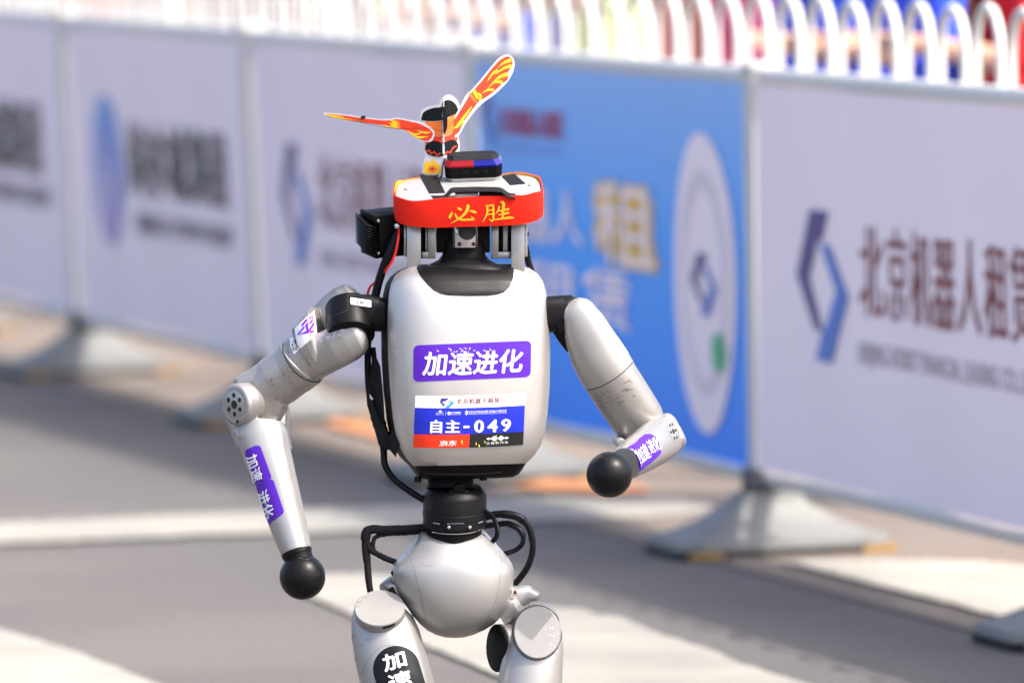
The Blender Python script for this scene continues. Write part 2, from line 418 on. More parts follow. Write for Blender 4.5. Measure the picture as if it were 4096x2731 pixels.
t = gpoly('orange_mat', [(1290, 1712), (1340, 1694), (1700, 1768), (1980, 1840), (1950, 1862), (1500, 1768)], .016, ORANGE)
t['kind'] = 'thing'; tag(t, 'thin orange mat edge on the road left of the robot body', 'mat', kind='thing')
t = gpoly('orange_mat', [(2040, 1966), (2200, 1935), (2560, 1962), (2620, 1984), (2420, 1998)], .016, ORANGE)
tag(t, 'thin orange mat edge on the road below the blue banner', 'mat', kind='thing')

# ================================================================== BARRIERS
def pt(s, z, off=0.0, lean=0.0):       # s in panels from the third foot, z height, off towards the road
    return B0 + BD*s + nrm*off + V(0, 0, z)
L = BD.length; bd = BD.normalized()
names = {
 -3: 'far left barrier with white banner showing two black characters, cut by the frame',
 -2: 'barrier with round blue and violet emblem beside black characters on a white banner',
 -1: 'barrier with folded emblem and faint maroon characters, just left of the robot head',
 0: 'barrier with the blue banner and large pale disc behind the robot shoulder',
 2: 'barrier past the right edge, only its grey foot showing in the lower right corner',
 1: 'nearest full barrier at right with large folded emblem and maroon characters on white'}
LEAN = {-3: -.03, -2: -.03, -1: -.026, 0: -.01, 1: .015, 2: .015, 3: .015}
hoop_me = []
def build_barrier(k):
    loc = B0 + BD*k; root = empty('crowd_barrier', loc); CUR = loc
    tag(root, names[k], 'barrier', 'white hoop-topped barriers with banners')
    def fin(name, bm, m, par=root, smooth=True, recalc=True):
        return finish(name, bm, m, par, smooth, recalc)
    l0, l1 = LEAN[k], LEAN[k+1]
    def q(s, z, off=0.0):              # local coordinates inside this barrier, s in metres along it
        f = s/L; return bd*s + nrm*off + V(0, 0, z) + bd*0 + V(l0*(1-f)+l1*f, 0, 0)*(z/1.15)
    ax = (bd, nrm, V(0, 0, 1))
    # post at the left end
    bm = bmesh.new(); rs = []
    for z in (.10, .5, .9, 1.15): rs.append([q(0, z) + bd*x + nrm*y for x, y in ((-.045, -.035), (.045, -.035), (.045, .035), (-.045, .035))])
    loft(bm, rs); fin('post', bm, FENCE, smooth=False)
    bm = bmesh.new(); box(bm, q(0, 1.16), (.105, .085, .024), ax, .006); fin('post_cap', bm, FENCE)
    for z, nm in ((1.135, 'top_rail'), (.185, 'bottom_rail')):
        bm = bmesh.new(); loft(bm, [ring(q(s, z), nrm, V(0, 0, 1), .022, .026, 2.4, 16) for s in (.046, L-.046)]); fin(nm, bm, FENCE, smooth=False)
    # banner, slightly wavy
    bm = bmesh.new(); N, M = 26, 8; g = []
    def wav(s, z): return .026 + .007*math.sin(s*3.1+k) + .003*math.sin(s*7+z*4)
    for j in range(M+1):
        z = .205 + (1.118-.205)*j/M
        g.append([bm.verts.new(q(.05 + (L-.10)*i/N, z, wav(.05 + (L-.10)*i/N, z))) for i in range(N+1)])
    for j in range(M):
        for i in range(N): bm.faces.new((g[j][i], g[j][i+1], g[j+1][i+1], g[j+1][i]))
    r_ = bmesh.ops.extrude_face_region(bm, geom=bm.faces[:]); bmesh.ops.translate(bm, vec=-nrm*.003, verts=[e for e in r_['geom'] if isinstance(e, bmesh.types.BMVert)])
    ban = fin('banner', bm, BLUEB if k == 0 else BANNER)
    # hoops
    hp = 10
    for i in range(hp):
        s = (i+.5)*L/hp; me = None; bm = bmesh.new(); hw, top, rr = .098, 1.325+.005*math.sin(i*2.3), 0.0115
        P = [q(s-hw, 1.10, -.03), q(s-hw, 1.23, -.03)]
        for a_ in range(1, 8):
            t_ = PI - PI*a_/8; P.append(q(s+hw*math.cos(t_), 1.23+(top-1.23)*math.sin(t_), -.03))
        P += [q(s+hw, 1.23, -.03), q(s+hw, 1.10, -.03)]
        tube(bm, P, rr, 10, smooth=False); fin('hoop', bm, FENCE)
        for e in (-hw, hw):             # uprights behind the banner
            bm = bmesh.new(); loft(bm, [ring(q(s+e, z, -.03), bd, nrm, .011, .011, 2, 8) for z in (.16, 1.10)]); fin('upright', bm, FENCE)
    # foot
    bm = bmesh.new(); c = V(0, 0, 0)
    def rc(z, a1, a2): return [V(0, 0, z) + bd*(x*a1) + nrm*(y*a2) for x, y in ((-1, -.8), (-.8, -1), (.8, -1), (1, -.8), (1, .8), (.8, 1), (-.8, 1), (-1, .8))]
    loft(bm, [rc(.022, .19, .262), rc(.042, .186, .258), rc(.058, .150, .205), rc(.082, .112, .148), rc(.125, .07, .08), rc(.145, .065, .07)]); fin('foot', bm, GRAYP, smooth=False)
    bm = bmesh.new(); loft(bm, [rc(0, .19, .262), rc(.0215, .193, .267)]); fin('foot_rim', bm, RUBB, smooth=False)
    bm = bmesh.new(); box(bm, V(0, 0, .012)-nrm*.225+bd*.163, (.07, .08, .016), ax); fin('foot_reflector', bm, AMBER, smooth=False)
    bm = bmesh.new(); box(bm, V(0, 0, .012)+nrm*.20+bd*.168, (.055, .08, .014), ax); fin('foot_reflector', bm, AMBER, smooth=False)
    bm = bmesh.new(); box(bm, V(0, 0, .175), (.10, .10, .058), ax, .006); fin('socket', bm, DARKM)
    # ---- print on the banner
    def lay(name, build, m, off=.003, step=None):
        bm = bmesh.new(); build(bm)
        gridcut(bm, .22)
        for v in bm.verts:
            s, z, l_ = v.co; v.co = q(s, z, wav(s, z)+off+l_*.0012)
        o = finish(name, bm, m, ban, False, False); return o
    def tx(bm, s_, s0, s1, z1, z0, bold=.0, space=1.0): add_text(bm, s_, (s0, z1, 0), (s1, z1, 0), (s0, z0, 0), bold, space)
    def folded(bm, s0, s1, z1, z0, which):
        w_, h_ = s1-s0, z1-z0
        A = [(.65, 0), (.30, 0), (0, .45), (.35, .80), (.50, .80), (.26, .46), (.44, .20), (.52, .20)] if which == 0 else [(.50, .22), (.66, .22), (1, .55), (.68, 1), (.36, 1), (.52, .78), (.56, .78), (.78, .52)]
        add_poly(bm, [(s0+x*w_, z1-y*h_) for x, y in A])
    if k in (1, -1):
        lay('emblem', lambda b_: folded(b_, .41, .85, .84, .49, 0), INDIGO)
        lay('emblem', lambda b_: folded(b_, .41, .85, .84, .49, 1), BLUEP, .004)
        lay('lettering', lambda b_: tx(b_, '北京机器人租赁', .93, 2.38, .825, .605, .012, 1.12), MAROON)
        lay('lettering', lambda b_: tx(b_, 'BEIJING ROBOT FINANCIAL LEASING CO.,LTD', .93, 2.38, .55, .485, .0, 1.0), GREYV)
    if k == -2:
        lay('emblem', lambda b_: add_poly(b_, ellipse(.66, .676, .27, .24, 0, 28)), grad_mat('blue_violet_emblem', (.30, .22, .62), (.12, .33, .74), .44, .91))
        lay('emblem_mark', lambda b_: add_poly(b_, [(.66, .80), (.72, .63), (.68, .44), (.64, .44), (.62, .60)]), BANNER, .005)
        lay('lettering', lambda b_: tx(b_, '尚亦城集团', 1.02, 2.46, .85, .61, .03), DGREY)
        lay('lettering', lambda b_: tx(b_, 'BEIJING E-TOWN GROUP', 1.10, 2.50, .565, .48, .03), GREYV)
    if k == -3:
        lay('lettering', lambda b_: tx(b_, '尚亦城集团', .90, 2.34, .87, .62, .03), DGREY)
        lay('lettering', lambda b_: tx(b_, 'BEIJING E-TOWN GROUP', .95, 2.45, .59, .50, .03), GREYV)
    if k == 0:
        lay('emblem', lambda b_: folded(b_, .10, .32, 1.03, .90, 0), INDIGO)
        lay('emblem', lambda b_: folded(b_, .10, .32, 1.03, .90, 1), BLUEP, .004)
        lay('lettering', lambda b_: tx(b_, '北京机器人租赁', .34, .98, 1.01, .935, .02), mat('red_banner_print', (.50, .03, .10), .5))
        lay('lettering', lambda b_: tx(b_, 'BEIJING ROBOT FINANCIAL LEASING CO.,LTD', .34, .98, .91, .89), mat('violet_banner_print', (.25, .10, .40), .5))
        lay('lettering', lambda b_: tx(b_, '机器人', .27, 1.14, .81, .665, .02), BANNER)
        lay('lettering', lambda b_: tx(b_, '租', 1.24, 1.92, .85, .625, .10), YELP)
        lay('lettering', lambda b_: tx(b_, '租', 1.28, 1.88, .84, .635, .0), BANNER, .006)
        lay('lettering', lambda b_: tx(b_, '租赁', .58, 1.62, .62, .47, .02), BANNER)
        lay('disc', lambda b_: add_poly(b_, ellipse(2.38, .627, .31, .367, 0, 36)), BANNER, .004)
        def ringp(b_):
            o1_, o2_ = ellipse(2.38, .627, .235, .275, 0, 36), ellipse(2.38, .627, .20, .235, 0, 36)
            for i in range(36): j = (i+1) % 36; add_poly(b_, [o1_[i], o1_[j], o2_[j], o2_[i]])
        lay('disc_ring', ringp, mat('pale_grey_print', (.74, .66, .73), .5), .006)
        lay('emblem', lambda b_: folded(b_, 2.25, 2.53, .70, .55, 0), INDIGO, .007)
        lay('emblem', lambda b_: folded(b_, 2.25, 2.53, .70, .55, 1), BLUEP, .008)
        lay('badge', lambda b_: add_poly(b_, ellipse(2.53, .465, .075, .05, 0, 16)), GREENP, .007)
    return root
for k in (-3, -2, -1, 0, 1, 2): build_barrier(k)

# ================================================================== ROBOT
robot = empty('humanoid_robot', ROOT)
tag(robot, 'silver humanoid robot running, with black ball hands and a purple chest sticker', 'robot')
# ---------------- torso
TX, TY, TZ = euler_axes(13, 1.2, 0); TO = V(1866, 1480, 0)
def T(x, y, z): return TO + TX*x + TY*y + TZ*z
tsec = [(1054, 120, 40, -30), (1057, 190, 78, -22), (1064, 228, 104, -16), (1078, 262, 128, -10), (1100, 291, 152, -5), (1130, 309, 172, 0), (1170, 319, 188, 3), (1230, 326, 199, 5), (1310, 329, 205, 5),
        (1420, 329, 208, 5), (1550, 324, 208, 5), (1660, 314, 203, 2), (1730, 303, 197, 0), (1785, 285, 188, -2), (1825, 260, 176, -6), (1857, 228, 160, -10),
        (1880, 215, 148, -12), (1900, 200, 132, -14), (1912, 180, 112, -16), (1914, 120, 70, -16)]
def tring(s):
    v, a_, b_, cz = s; return [T(0, v-1480, cz) + TX*x + TZ*z for x, z in ((q.x, q.y) for q in ring(V(0, 0, 0), V(1, 0, 0), V(0, 1, 0), a_, b_, 3.1, 72))]
rs = [tring(s) for s in tsec]
def torso_piece(front):
    bm = bmesh.new(); vs = [[bm.verts.new(q) for q in rg] for rg in rs]
    for j in range(len(vs)-1):
        for i in range(72):
            mid = (i+.5)/72*2*PI; isf = (math.sin(mid) > (.10 if math.cos(mid) < 0 else -.30)) and j < 15
            if isf == front: bm.faces.new((vs[j][i], vs[j][(i+1) % 72], vs[j+1][(i+1) % 72], vs[j+1][i]))
    if not front:
        bm.faces.new(vs[0]); bm.faces.new(vs[-1])
        for j, rg in enumerate(vs):
            for v in rg:
                z = (v.co - T(0, 0, 0)).dot(TZ)
                if z < 0 and 2 < j: v.co += TZ*(z*.42*min(1, (j-2)/3)*max(0, min(1, (17-j)/4)))
    bmesh.ops.delete(bm, geom=[v for v in bm.verts if not v.link_faces], context='VERTS')
    if front:                              # give the shell a lip: push it proud of the dark body
        bm.normal_update(); ax_c = T(0, 0, 0)
        for v in bm.verts:
            d = v.co - (T(0, v.co.y-1480, 0)); d.y = 0; v.co += d.normalized()*2.0
        bd_ = [e for e in bm.edges if e.is_boundary]
        r2 = bmesh.ops.extrude_edge_only(bm, edges=bd_)
        for v in [g for g in r2['geom'] if isinstance(g, bmesh.types.BMVert)]:
            d = v.co - (T(0, v.co.y-1480, 0)); v.co -= d.normalized()*8
    return bm
back = part('back_shell', torso_piece(False), BLACKM, robot)
torso = part('torso_shell', torso_piece(True), SILVER, robot, sharp=50)
TT = bvh(torso, back)
bm = bmesh.new()
add_poly(bm, [(1688, 1040), (1668, 1072), (1680, 1098), (1703, 1128), (1738, 1162), (1765, 1175), (1795, 1181), (1873, 1184), (1950, 1183), (1990, 1178), (2020, 1168), (2040, 1148), (2052, 1118), (2055, 1085), (2050, 1040)])
collar = decal('collar', bm, TT, 4.0, BLACK, robot, 9)
decal_lines('vent_slot', [[(1702, 1890), (1780, 1893), (1900, 1893), (2010, 1886)]], TT, DARKHOLE, back, 7, 1.5)
for u_, v_ in ((1589, 1096), (2118, 1092)):
    bm = bmesh.new(); add_poly(bm, ellipse(u_, v_, 7, 3.2)); decal('screw', bm, TT, 2, SEAMG, torso, None)
# ---------------- chest sticker and bib
bm = bmesh.new(); add_poly(bm, rounded((1657, 1380), (2124, 1361), (1655, 1525), .045))
# gentle sag of the sticker
for v in bm.verts: x = (v.co.x-1890)/233; v.co.y += 6*(1-x*x)
st = decal('chest_sticker', bm, TT, 1.6, PURPLE, robot, 14)
def sag(bm, k=6):
    for v in bm.verts: x = (v.co.x-1890)/233; v.co.y += k*(1-x*x)
bm = bmesh.new(); add_text(bm, '加速进化', (1701, 1404), (2098, 1390), (1689, 1500), .022, .98); sag(bm)
decal('lettering', bm, TT, 2.6, WHITEV, st, 16)
bm = bmesh.new(); random.seed(3)
for i in range(16):
    x = random.gauss(1860, 60); y = 1392 + random.uniform(-4, 14)
    add_stroke(bm, [(x, y), (x+random.uniform(-5, 8), y+random.uniform(-6, 6)), (x+random.uniform(-10, 10), y+random.uniform(-5, 9))], [1.5, 2.6, 1])
decal('crease', bm, TT, 2.9, WHITEV, st, None)
def bq(x, y):       # bib coordinates 0..1 -> pixels
    tl, tr, bl, br = V(1664, 1580, 0), V(2101, 1571, 0), V(1655, 1787, 0), V(2092, 1777, 0)
    q = tl*(1-x)*(1-y) + tr*x*(1-y) + bl*(1-x)*y + br*x*y; q.y += 5*(1-(2*x-1)**2); return q
bib_root = None
bm = bmesh.new(); add_poly(bm, [(x, y) for x, y in ((0, 0), (1, 0), (1, 1), (0, 1))]); gridcut(bm, .04)
for v in bm.verts: v.co = bq(v.co.x, v.co.y)
bib = decal('race_bib', bm, TT, 1.4, WHITEV, robot, None)
def bibpoly(nm, pts, m, off=2.1):
    bm = bmesh.new(); add_poly(bm, pts); gridcut(bm, .04)
    for v in bm.verts: v.co = bq(v.co.x, v.co.y)
    return decal(nm, bm, TT, off, m, bib, None)
bibpoly('blue_field', [(0, .235), (1, .235), (1, .743), (0, .743)], BLUEV)
bibpoly('red_field', [(0, .743), (.508, .743), (.508, 1), (0, 1)], REDV)
bibpoly('black_field', [(.508, .743), (1, .743), (1, 1), (.508, 1)], BLACKV)
def bibtext(s, x0, y0, x1, y1, m, bold=0, space=1.0, slant=0):
    bm = bmesh.new(); add_text(bm, s, (x0+slant, y0, 0), (x1+slant, y0, 0), (x0, y1, 0), bold, space); gridcut(bm, .05)
    for v in bm.verts: l_ = v.co.z; v.co = bq(v.co.x, v.co.y); v.co.z = l_
    return decal('lettering', bm, TT, 2.9, m, bib, None)
bibtext('北京机器人租赁', .375, .045, .77, .155, MAROON, .014, 1.12)
bibtext('BEIJING ROBOT FINANCIAL LEASING CO.,LTD', .375, .180, .768, .205, GREYV, 0)
bibtext('自主', .145, .46, .42, .72, WHITEV, .022, 1.15)
bibtext('-', .448, .578, .502, .622, WHITEV, .03)
bibtext('0', .545, .475, .635, .72, WHITEV, .024)
bibtext('4', .665, .475, .760, .72, WHITEV, .024)
bibtext('9', .790, .475, .880, .72, WHITEV, .024)
bibtext('北京亦庄半程马拉松暨人形机器人半程马拉松', .49, .292, .835, .343, WHITEV, .005)
bibtext('BEIJING E-TOWN HALF MARATHON AND HUMANOID ROBOT HALF MARATHON', .49, .352, .835, .368, WHITEV)
bibtext('尚亦城集团', .33, .305, .418, .345, WHITEV)
bibtext('BEIJING E-TOWN GROUP', .33, .355, .418, .37, WHITEV)
bibtext('北京亦庄', .195, .318, .262, .342, WHITEV)
bibtext('BEIJING E-TOWN', .193, .352, .265, .372, WHITEV)
bibtext('京东', .232, .855, .388, .965, WHITEV, .02, 1, .01)
bibtext('方程豹汽车', .662, .905, .862, .955, WHITEV, .004, 1.25)
bibpoly('emblem', [(.232, .045), (.310, .045), (.275, .10), (.262, .10), (.2465, .125), (.275, .165), (.262, .20), (.228, .123)], NAVY, 2.9)
bibpoly('emblem', [(.300, .095), (.330, .095), (.357, .140), (.312, .225), (.272, .225), (.297, .175), (.303, .175), (.327, .137)], CYAN, 2.9)
bibpoly('emblem', [(.215, .300), (.232, .275), (.249, .300), (.232, .318)], WHITEV, 2.9)
bibpoly('divider', [(.281, .292), (.283, .292), (.283, .372), (.281, .372)], WHITEV, 2.9)
bibpoly('emblem', [(q_[0], q_[1]) for q_ in ellipse(.312, .335, .014, .032)], WHITEV, 2.9)
bm = bmesh.new()
for pts_, ws_ in (([(.466, .285), (.475, .300)], .008), ([(.455, .318), (.488, .308)], .010), ([(.474, .318), (.478, .35), (.466, .37)], .008), ([(.455, .345), (.470, .350)], .008)): add_stroke(bm, pts_, ws_)
for v in bm.verts: v.co = bq(v.co.x, v.co.y)
decal('emblem', bm, TT, 2.9, WHITEV, bib, None)
xs = [.662, .682, .715, .735, .762, .795, .825, .843, .866]
bibpoly('emblem', [(.660, .842), (.685, .818), (.702, .838), (.733, .790), (.762, .838), (.795, .790), (.826, .838), (.843, .818), (.868, .842), (.843, .868), (.826, .846), (.795, .895), (.762, .846), (.733, .895), (.702, .846), (.685, .868)], WHITEV, 2.9)
bm = bmesh.new(); random.seed(5)
for x, y in ((1789, 1772), (1848, 1762), (1850, 1770), (1917, 1780), (1985, 1742), (1984, 1760), (1905, 1772), (1940, 1765)):
    add_poly(bm, ellipse(x, y, random.uniform(1.5, 3), random.uniform(3, 6), random.uniform(-20, 20), 8))
decal('residue', bm, TT, 3.2, STICKY, bib, None)
# ---------------- neck, brackets, head
def rbm(fn, *a, **k): bm = bmesh.new(); fn(bm, *a, **k); return bm
bm = bmesh.new()
loft(bm, [ring(V(1856, v, z), V(1, 0, 0), V(0, 0, 1), a_, b_, 2.4, 40) for v, a_, b_, z in ((965, 78, 70, 0), (985, 80, 74, 0), (1020, 88, 80, 0), (1040, 104, 90, 4), (1054, 132, 100, 8), (1064, 176, 112, 8), (1080, 200, 120, 5))])
neck = part('neck', bm, BLACK, robot)
bm = bmesh.new(); box(bm, (1852, 950, -40), (215, 120, 130), None, 6); part('head_core', bm, BLACKM, robot)
bm = bmesh.new(); cyl(bm, (1861, 870, 62), (1861, 993, 62), 54, n=40, bev=4); ccyl = part('camera_barrel', bm, CHROME, robot)
CB = bvh(ccyl)
bm = bmesh.new(); add_poly(bm, ellipse(1869, 925, 36, 37)); decal('barrel_window', bm, CB, 1.0, DARKHOLE, ccyl, 6)
for u_ in (1838, 1894): bm = bmesh.new(); add_poly(bm, ellipse(u_, 978, 7.5, 8.5)); decal('barrel_hole', bm, CB, 1.0, DARKHOLE, ccyl, 6)
for sgn, u0_, u1_, ub, uu in ((-1, 1628, 1684, 1608, 1), (1, 2045, 2098, 2112, -1)):
    cu_ = (u0_+u1_)/2; bm = bmesh.new()
    box(bm, (cu_, 982, 60), (u1_-u0_, 208, 10), None, 1.5)
    box(bm, (u0_+5 if sgn < 0 else u1_-5, 982, 20), (9, 206, 78), None, 1.5)
    br = part('head_bracket', bm, ALU, robot, sharp=30)
    bm = bmesh.new(); box(bm, (u0_-7 if sgn < 0 else u1_+6, 962, 20), (12, 130, 40), None, 3); box(bm, (cu_-2, 1045, -20), (50, 60, 60), None, 3)
    part('bracket_plate', bm, STEEL if sgn < 0 else ALU, br)
    for v_ in (936, 991):
        bm = bmesh.new(); cyl(bm, (ub-sgn*16, v_, 30), (ub+sgn*3, v_, 30), 9, n=16, bev=2); part('bolt', bm, BLACKM, br)
    # slotted inner frame
    a0, a1 = (1683, 1742) if sgn < 0 else (1964, 2044)
    bm = bmesh.new(); iv = a1-15 if sgn < 0 else a0+15
    box(bm, (iv, 955, 28), (30, 160, 14), None, 3); box(bm, ((a0+a1)/2, 1021, 28), (a1-a0, 27, 12), None, 3)
    box(bm, (iv+(-14 if sgn < 0 else 14), 955, 0), (3, 150, 60), None, .6)
    part('slotted_frame', bm, STEEL, robot, sharp=30)
    bm = bmesh.new(); box(bm, ((a0+a1)/2+(-12 if sgn < 0 else 12), 955, -18), (a1-a0, 130, 20), None, 2)
    part('motor_cover', bm, BLACKM, robot)
    bm = bmesh.new(); box(bm, (1706 if sgn < 0 else 2022, 950, 6), (10 if sgn < 0 else 20, 110, 10), None, 2); part('slotted_frame', bm, ALU, robot)
# head plate frame
HX, HY, HZ = euler_axes(0, 2.1, 17); HO = V(1872, 752, 10)
def H(x, y, z): return HO + HX*x + HY*y + HZ*z       # y down (thickness), z to the front
def plate_outline(ex=0, n=80, y=0):
    out = []
    for i in range(n):
        t = 2*PI*i/n; c, s = math.cos(t), math.sin(t)
        x = math.copysign(abs(c)**(2/4.6), c)*(300+ex); z = math.copysign(abs(s)**(2/3.4), s)*(178+ex)
        x *= 1 - .06*(1-z/178)/2*(1 if z < 178 else 0)
        out.append(H(x, y, z))
    return out
bm = bmesh.new(); loft(bm, [plate_outline(-10, y=0), plate_outline(-4, y=2), plate_outline(-2, y=8), plate_outline(-2, y=60), plate_outline(-8, y=92), plate_outline(-18, y=96)])
plate = part('head_plate', bm, PLATE, robot, sharp=50)
def on_plate(pts, y=-1.5): return [H(x, y, z) for x, z in pts]
def plate_xy(u, v, y=0):     # pixel on the plate's top plane -> (x, z) in plate coordinates
    # solve u,v = HO + HX x + HY y + HZ z in image
    du, dv = u-HO.x-HY.x*y, v-HO.y-HY.y*y; det = HX.x*HZ.y - HX.y*HZ.x
    return (du*HZ.y - dv*HZ.x)/det, (HX.x*dv - HX.y*du)/det
def pp(u, v, y=0): x, z = plate_xy(u, v, y); return H(x, y, z)
def cp(x, y): return (1420+x/2.851, 600+y/2.851)
for quad in (((728, 272), (900, 262), (962, 350), (1030, 493), (850, 500), (790, 390)), ((1672, 292), (1820, 270), (1945, 385), (1772, 402)), ((870, 528), (1010, 528), (1070, 560), (1040, 590), (915, 588)), ((1770, 525), (1978, 528), (1982, 545), (1780, 548))):
    bm = bmesh.new(); prism(bm, [pp(*cp(*q), -1) for q in quad], HY, -1.5); part('tape_strip', bm, TAPE, robot, False)
for x, y in ((575, 458), (1985, 415), (935, 285), (1860, 285)):
    bm = bmesh.new(); cyl(bm, pp(*cp(x, y), 1), pp(*cp(x, y), -1), 7.5, n=14); part('screw', bm, SEAMG, plate)
# grab handle wrapped in tape, small boxes below it
bm = bmesh.new(); P = [pp(*cp(960, 562), -4), pp(*cp(1030, 545), -8), pp(*cp(1080, 492), -24), pp(*cp(1130, 466), -32), pp(*cp(1400, 458), -34), pp(*cp(1640, 464), -32), pp(*cp(1700, 490), -24), pp(*cp(1755, 525), -10), pp(*cp(1830, 537), -3)]
P = smooth_path([tuple(q) for q in P], 4); rgs = []
for i, c in enumerate(P):
    t = (P[min(i+1, len(P)-1)]-P[max(i-1, 0)]).normalized(); b2 = HZ; n2 = t.cross(b2).normalized()
    rgs.append(ring(c, b2, n2, 31 + 1.5*math.sin(i*1.7), 4.5, 3.5, 14))
loft(bm, rgs); part('handle', bm, TAPE, robot)
def hbox(nm, u0, u1, vtop, vbot, m, z0, dz, par=robot, bev=3):
    x0, _ = plate_xy(u0, vbot); x1, z = plate_xy(u1, vbot)
    bm = bmesh.new(); hgt = (vbot-vtop); box(bm, H((x0+x1)/2, -hgt/2, z-dz/2), (abs(x1-x0), hgt, dz), (HX, HY, HZ), bev); return part(nm, bm, m, par)
hbox('cover_box', 1822, 1915, 778, 799, PLATE, 0, 60)
hbox('cover_box', 1917, 2020, 774, 797, BLACKM, 0, 60)

# heat sink box
BX, BY, BZ = euler_axes(24, 1, 12)
bm = bmesh.new(); box(bm, (1556, 928, -60), (150, 172, 150), (BX, BY, BZ), 3); hs = part('heat_sink_box', bm, BLACKM, robot, sharp=30)
bm = bmesh.new(); box(bm, V(1556, 928, -60)-BX*84-BY*72, (20, 34, 148), (BX, BY, BZ), 3); part('heat_sink_end', bm, BLACKM, hs)
bm = bmesh.new(); box(bm, V(1556, 928, -60)-BX*84+BY*72, (20, 30, 148), (BX, BY, BZ), 3); part('heat_sink_end', bm, BLACKM, hs)
FX, FY, FZ = euler_axes(24, -22, 12)
for i in range(11):
    c = V(1556, 928, -60) - BX*100 + BY*(-56+i*11.4); bm = bmesh.new(); box(bm, c, (52, 3.6, 150), (FX, FY, FZ), .8, 1); part('fin', bm, BLACK, hs)
for y in (-68, 66):
    bm = bmesh.new(); c = V(1556, 928, -60) + BY*y - BX*80 + BZ*74; cyl(bm, c, c+BZ*8, 6.5, n=14, bev=2); part('screw', bm, CHROME, hs)
bm = bmesh.new(); cyl(bm, (1590, 905, 45), (1588, 905, 58), 11, n=16, bev=3); part('screw', bm, CHROME, robot)

def fuse(name, objs, m, par=robot, vox=2.2, it=7):
    bm = bmesh.new()
    for o in objs: bm.from_mesh(o.data)
    me = bpy.data.meshes.new('f'); bm.to_mesh(me); bm.free()
    o = bpy.data.objects.new('f', me); sc.collection.objects.link(o)
    md = o.modifiers.new('r', 'REMESH'); md.mode = 'VOXEL'; md.voxel_size = vox/PXM; md.use_smooth_shade = True
    sm = o.modifiers.new('s', 'SMOOTH'); sm.factor = .6; sm.iterations = it
    dg = bpy.context.evaluated_depsgraph_get(); out = bpy.data.meshes.new_from_object(o.evaluated_get(dg)); bpy.data.objects.remove(o)
    for q in objs: bpy.data.objects.remove(q)
    out.materials.clear(); out.materials.append(m); out.shade_smooth(); out.name = name
    return link(bpy.data.objects.new(name, out), par)
def scratches(nm, tree, c, ang, sx, sy, n, m, par, seed, ln=(6, 26), wd=(.8, 2.6), off=1.0):
    rr = random.Random(seed); bm = bmesh.new(); ca, sa = math.cos(math.radians(ang)), math.sin(math.radians(ang))
    for _ in range(n):
        x, y = rr.gauss(0, sx), rr.gauss(0, sy); a_ = math.radians(ang + rr.gauss(0, 28)); l_ = rr.uniform(*ln)*rr.random(); w_ = rr.uniform(*wd)
        u, v = c[0]+x*ca-y*sa, c[1]+x*sa+y*ca
        add_stroke(bm, [(u, v), (u+math.cos(a_)*l_*.5, v+math.sin(a_)*l_*.5+rr.uniform(-1.5, 1.5)), (u+math.cos(a_)*l_, v+math.sin(a_)*l_)], [w_*.3, w_, w_*.2])
    o = decal(nm, bm, tree, off, m, par, None); o['kind'] = 'stuff'; return o
SCUFFD = mat('scuff_dark', (.10, .085, .07), .6); SCUFFG = mat('scuff_grey', (.24, .225, .205), .55); SCUFFL = mat('scuff_light', (.62, .61, .58), .5)
# ---------------- arms
def arm_obj(nm, rings, m, par=robot): bm = bmesh.new(); loft(bm, rings); return part(nm, bm, m, par, sharp=45)
# image-left shoulder
bm = bmesh.new(); cyl(bm, (1396, 1225, -46), (1404, 1345, 44), 97, n=44, bev=8)
sh = part('shoulder_actuator', bm, BLACK, robot)
bm = bmesh.new(); loft(bm, limb([(1395, 1262, -10, 84, 80, 3), (1440, 1255, -8, 80, 78, 3), (1490, 1252, -6, 74, 74, 3), (1540, 1262, -6, 66, 70, 3), (1580, 1270, -6, 64, 66, 3)])); part('shoulder_joint', bm, BLACK, robot)
up = arm_obj('upper_arm', limb([(1160, 1490, -88, 104, 100, 2.1), (1205, 1448, -70, 112, 106, 2.1), (1240, 1410, -58, 117, 110, 2.2, 54), (1262, 1372, -45, 118, 112, 2.4, 64), (1282, 1338, -35, 112, 110, 2.6, 76)]), SILVERS)
fl = arm_obj('front_fork', limb([(1222, 1452, -46, 76, 70, 2.2), (1255, 1436, -28, 82, 70, 2.2), (1292, 1416, -6, 84, 64, 2.3), (1350, 1387, 30, 84, 54, 2.4), (1396, 1364, 48, 82, 46, 2.3), (1420, 1353, 54, 76, 42, 2.2)], d1=50), SILVERS)
bl_ = arm_obj('rear_fork', limb([(1225, 1370, -128, 62, 46, 2.3), (1290, 1302, -126, 80, 44, 2.4), (1345, 1250, -120, 85, 44, 2.4), (1388, 1216, -112, 84, 42, 2.3), (1402, 1206, -110, 78, 38, 2.2)], d1=50), SILVERS)
el = arm_obj('elbow_housing', limb([(1246, 1406, -60, 106, 104, 2.1), (1205, 1448, -72, 109, 104, 2.1), (1160, 1485, -88, 105, 100, 2.1), (1105, 1525, -104, 106, 96, 2.2), (1068, 1565, -112, 98, 88, 2.4, 34), (1070, 1610, -112, 84, 78, 2.7, 12), (1075, 1650, -112, 64, 70, 2.8, 8), (1074, 1678, -112, 52, 60, 2.8, 8)]), SILVERS)
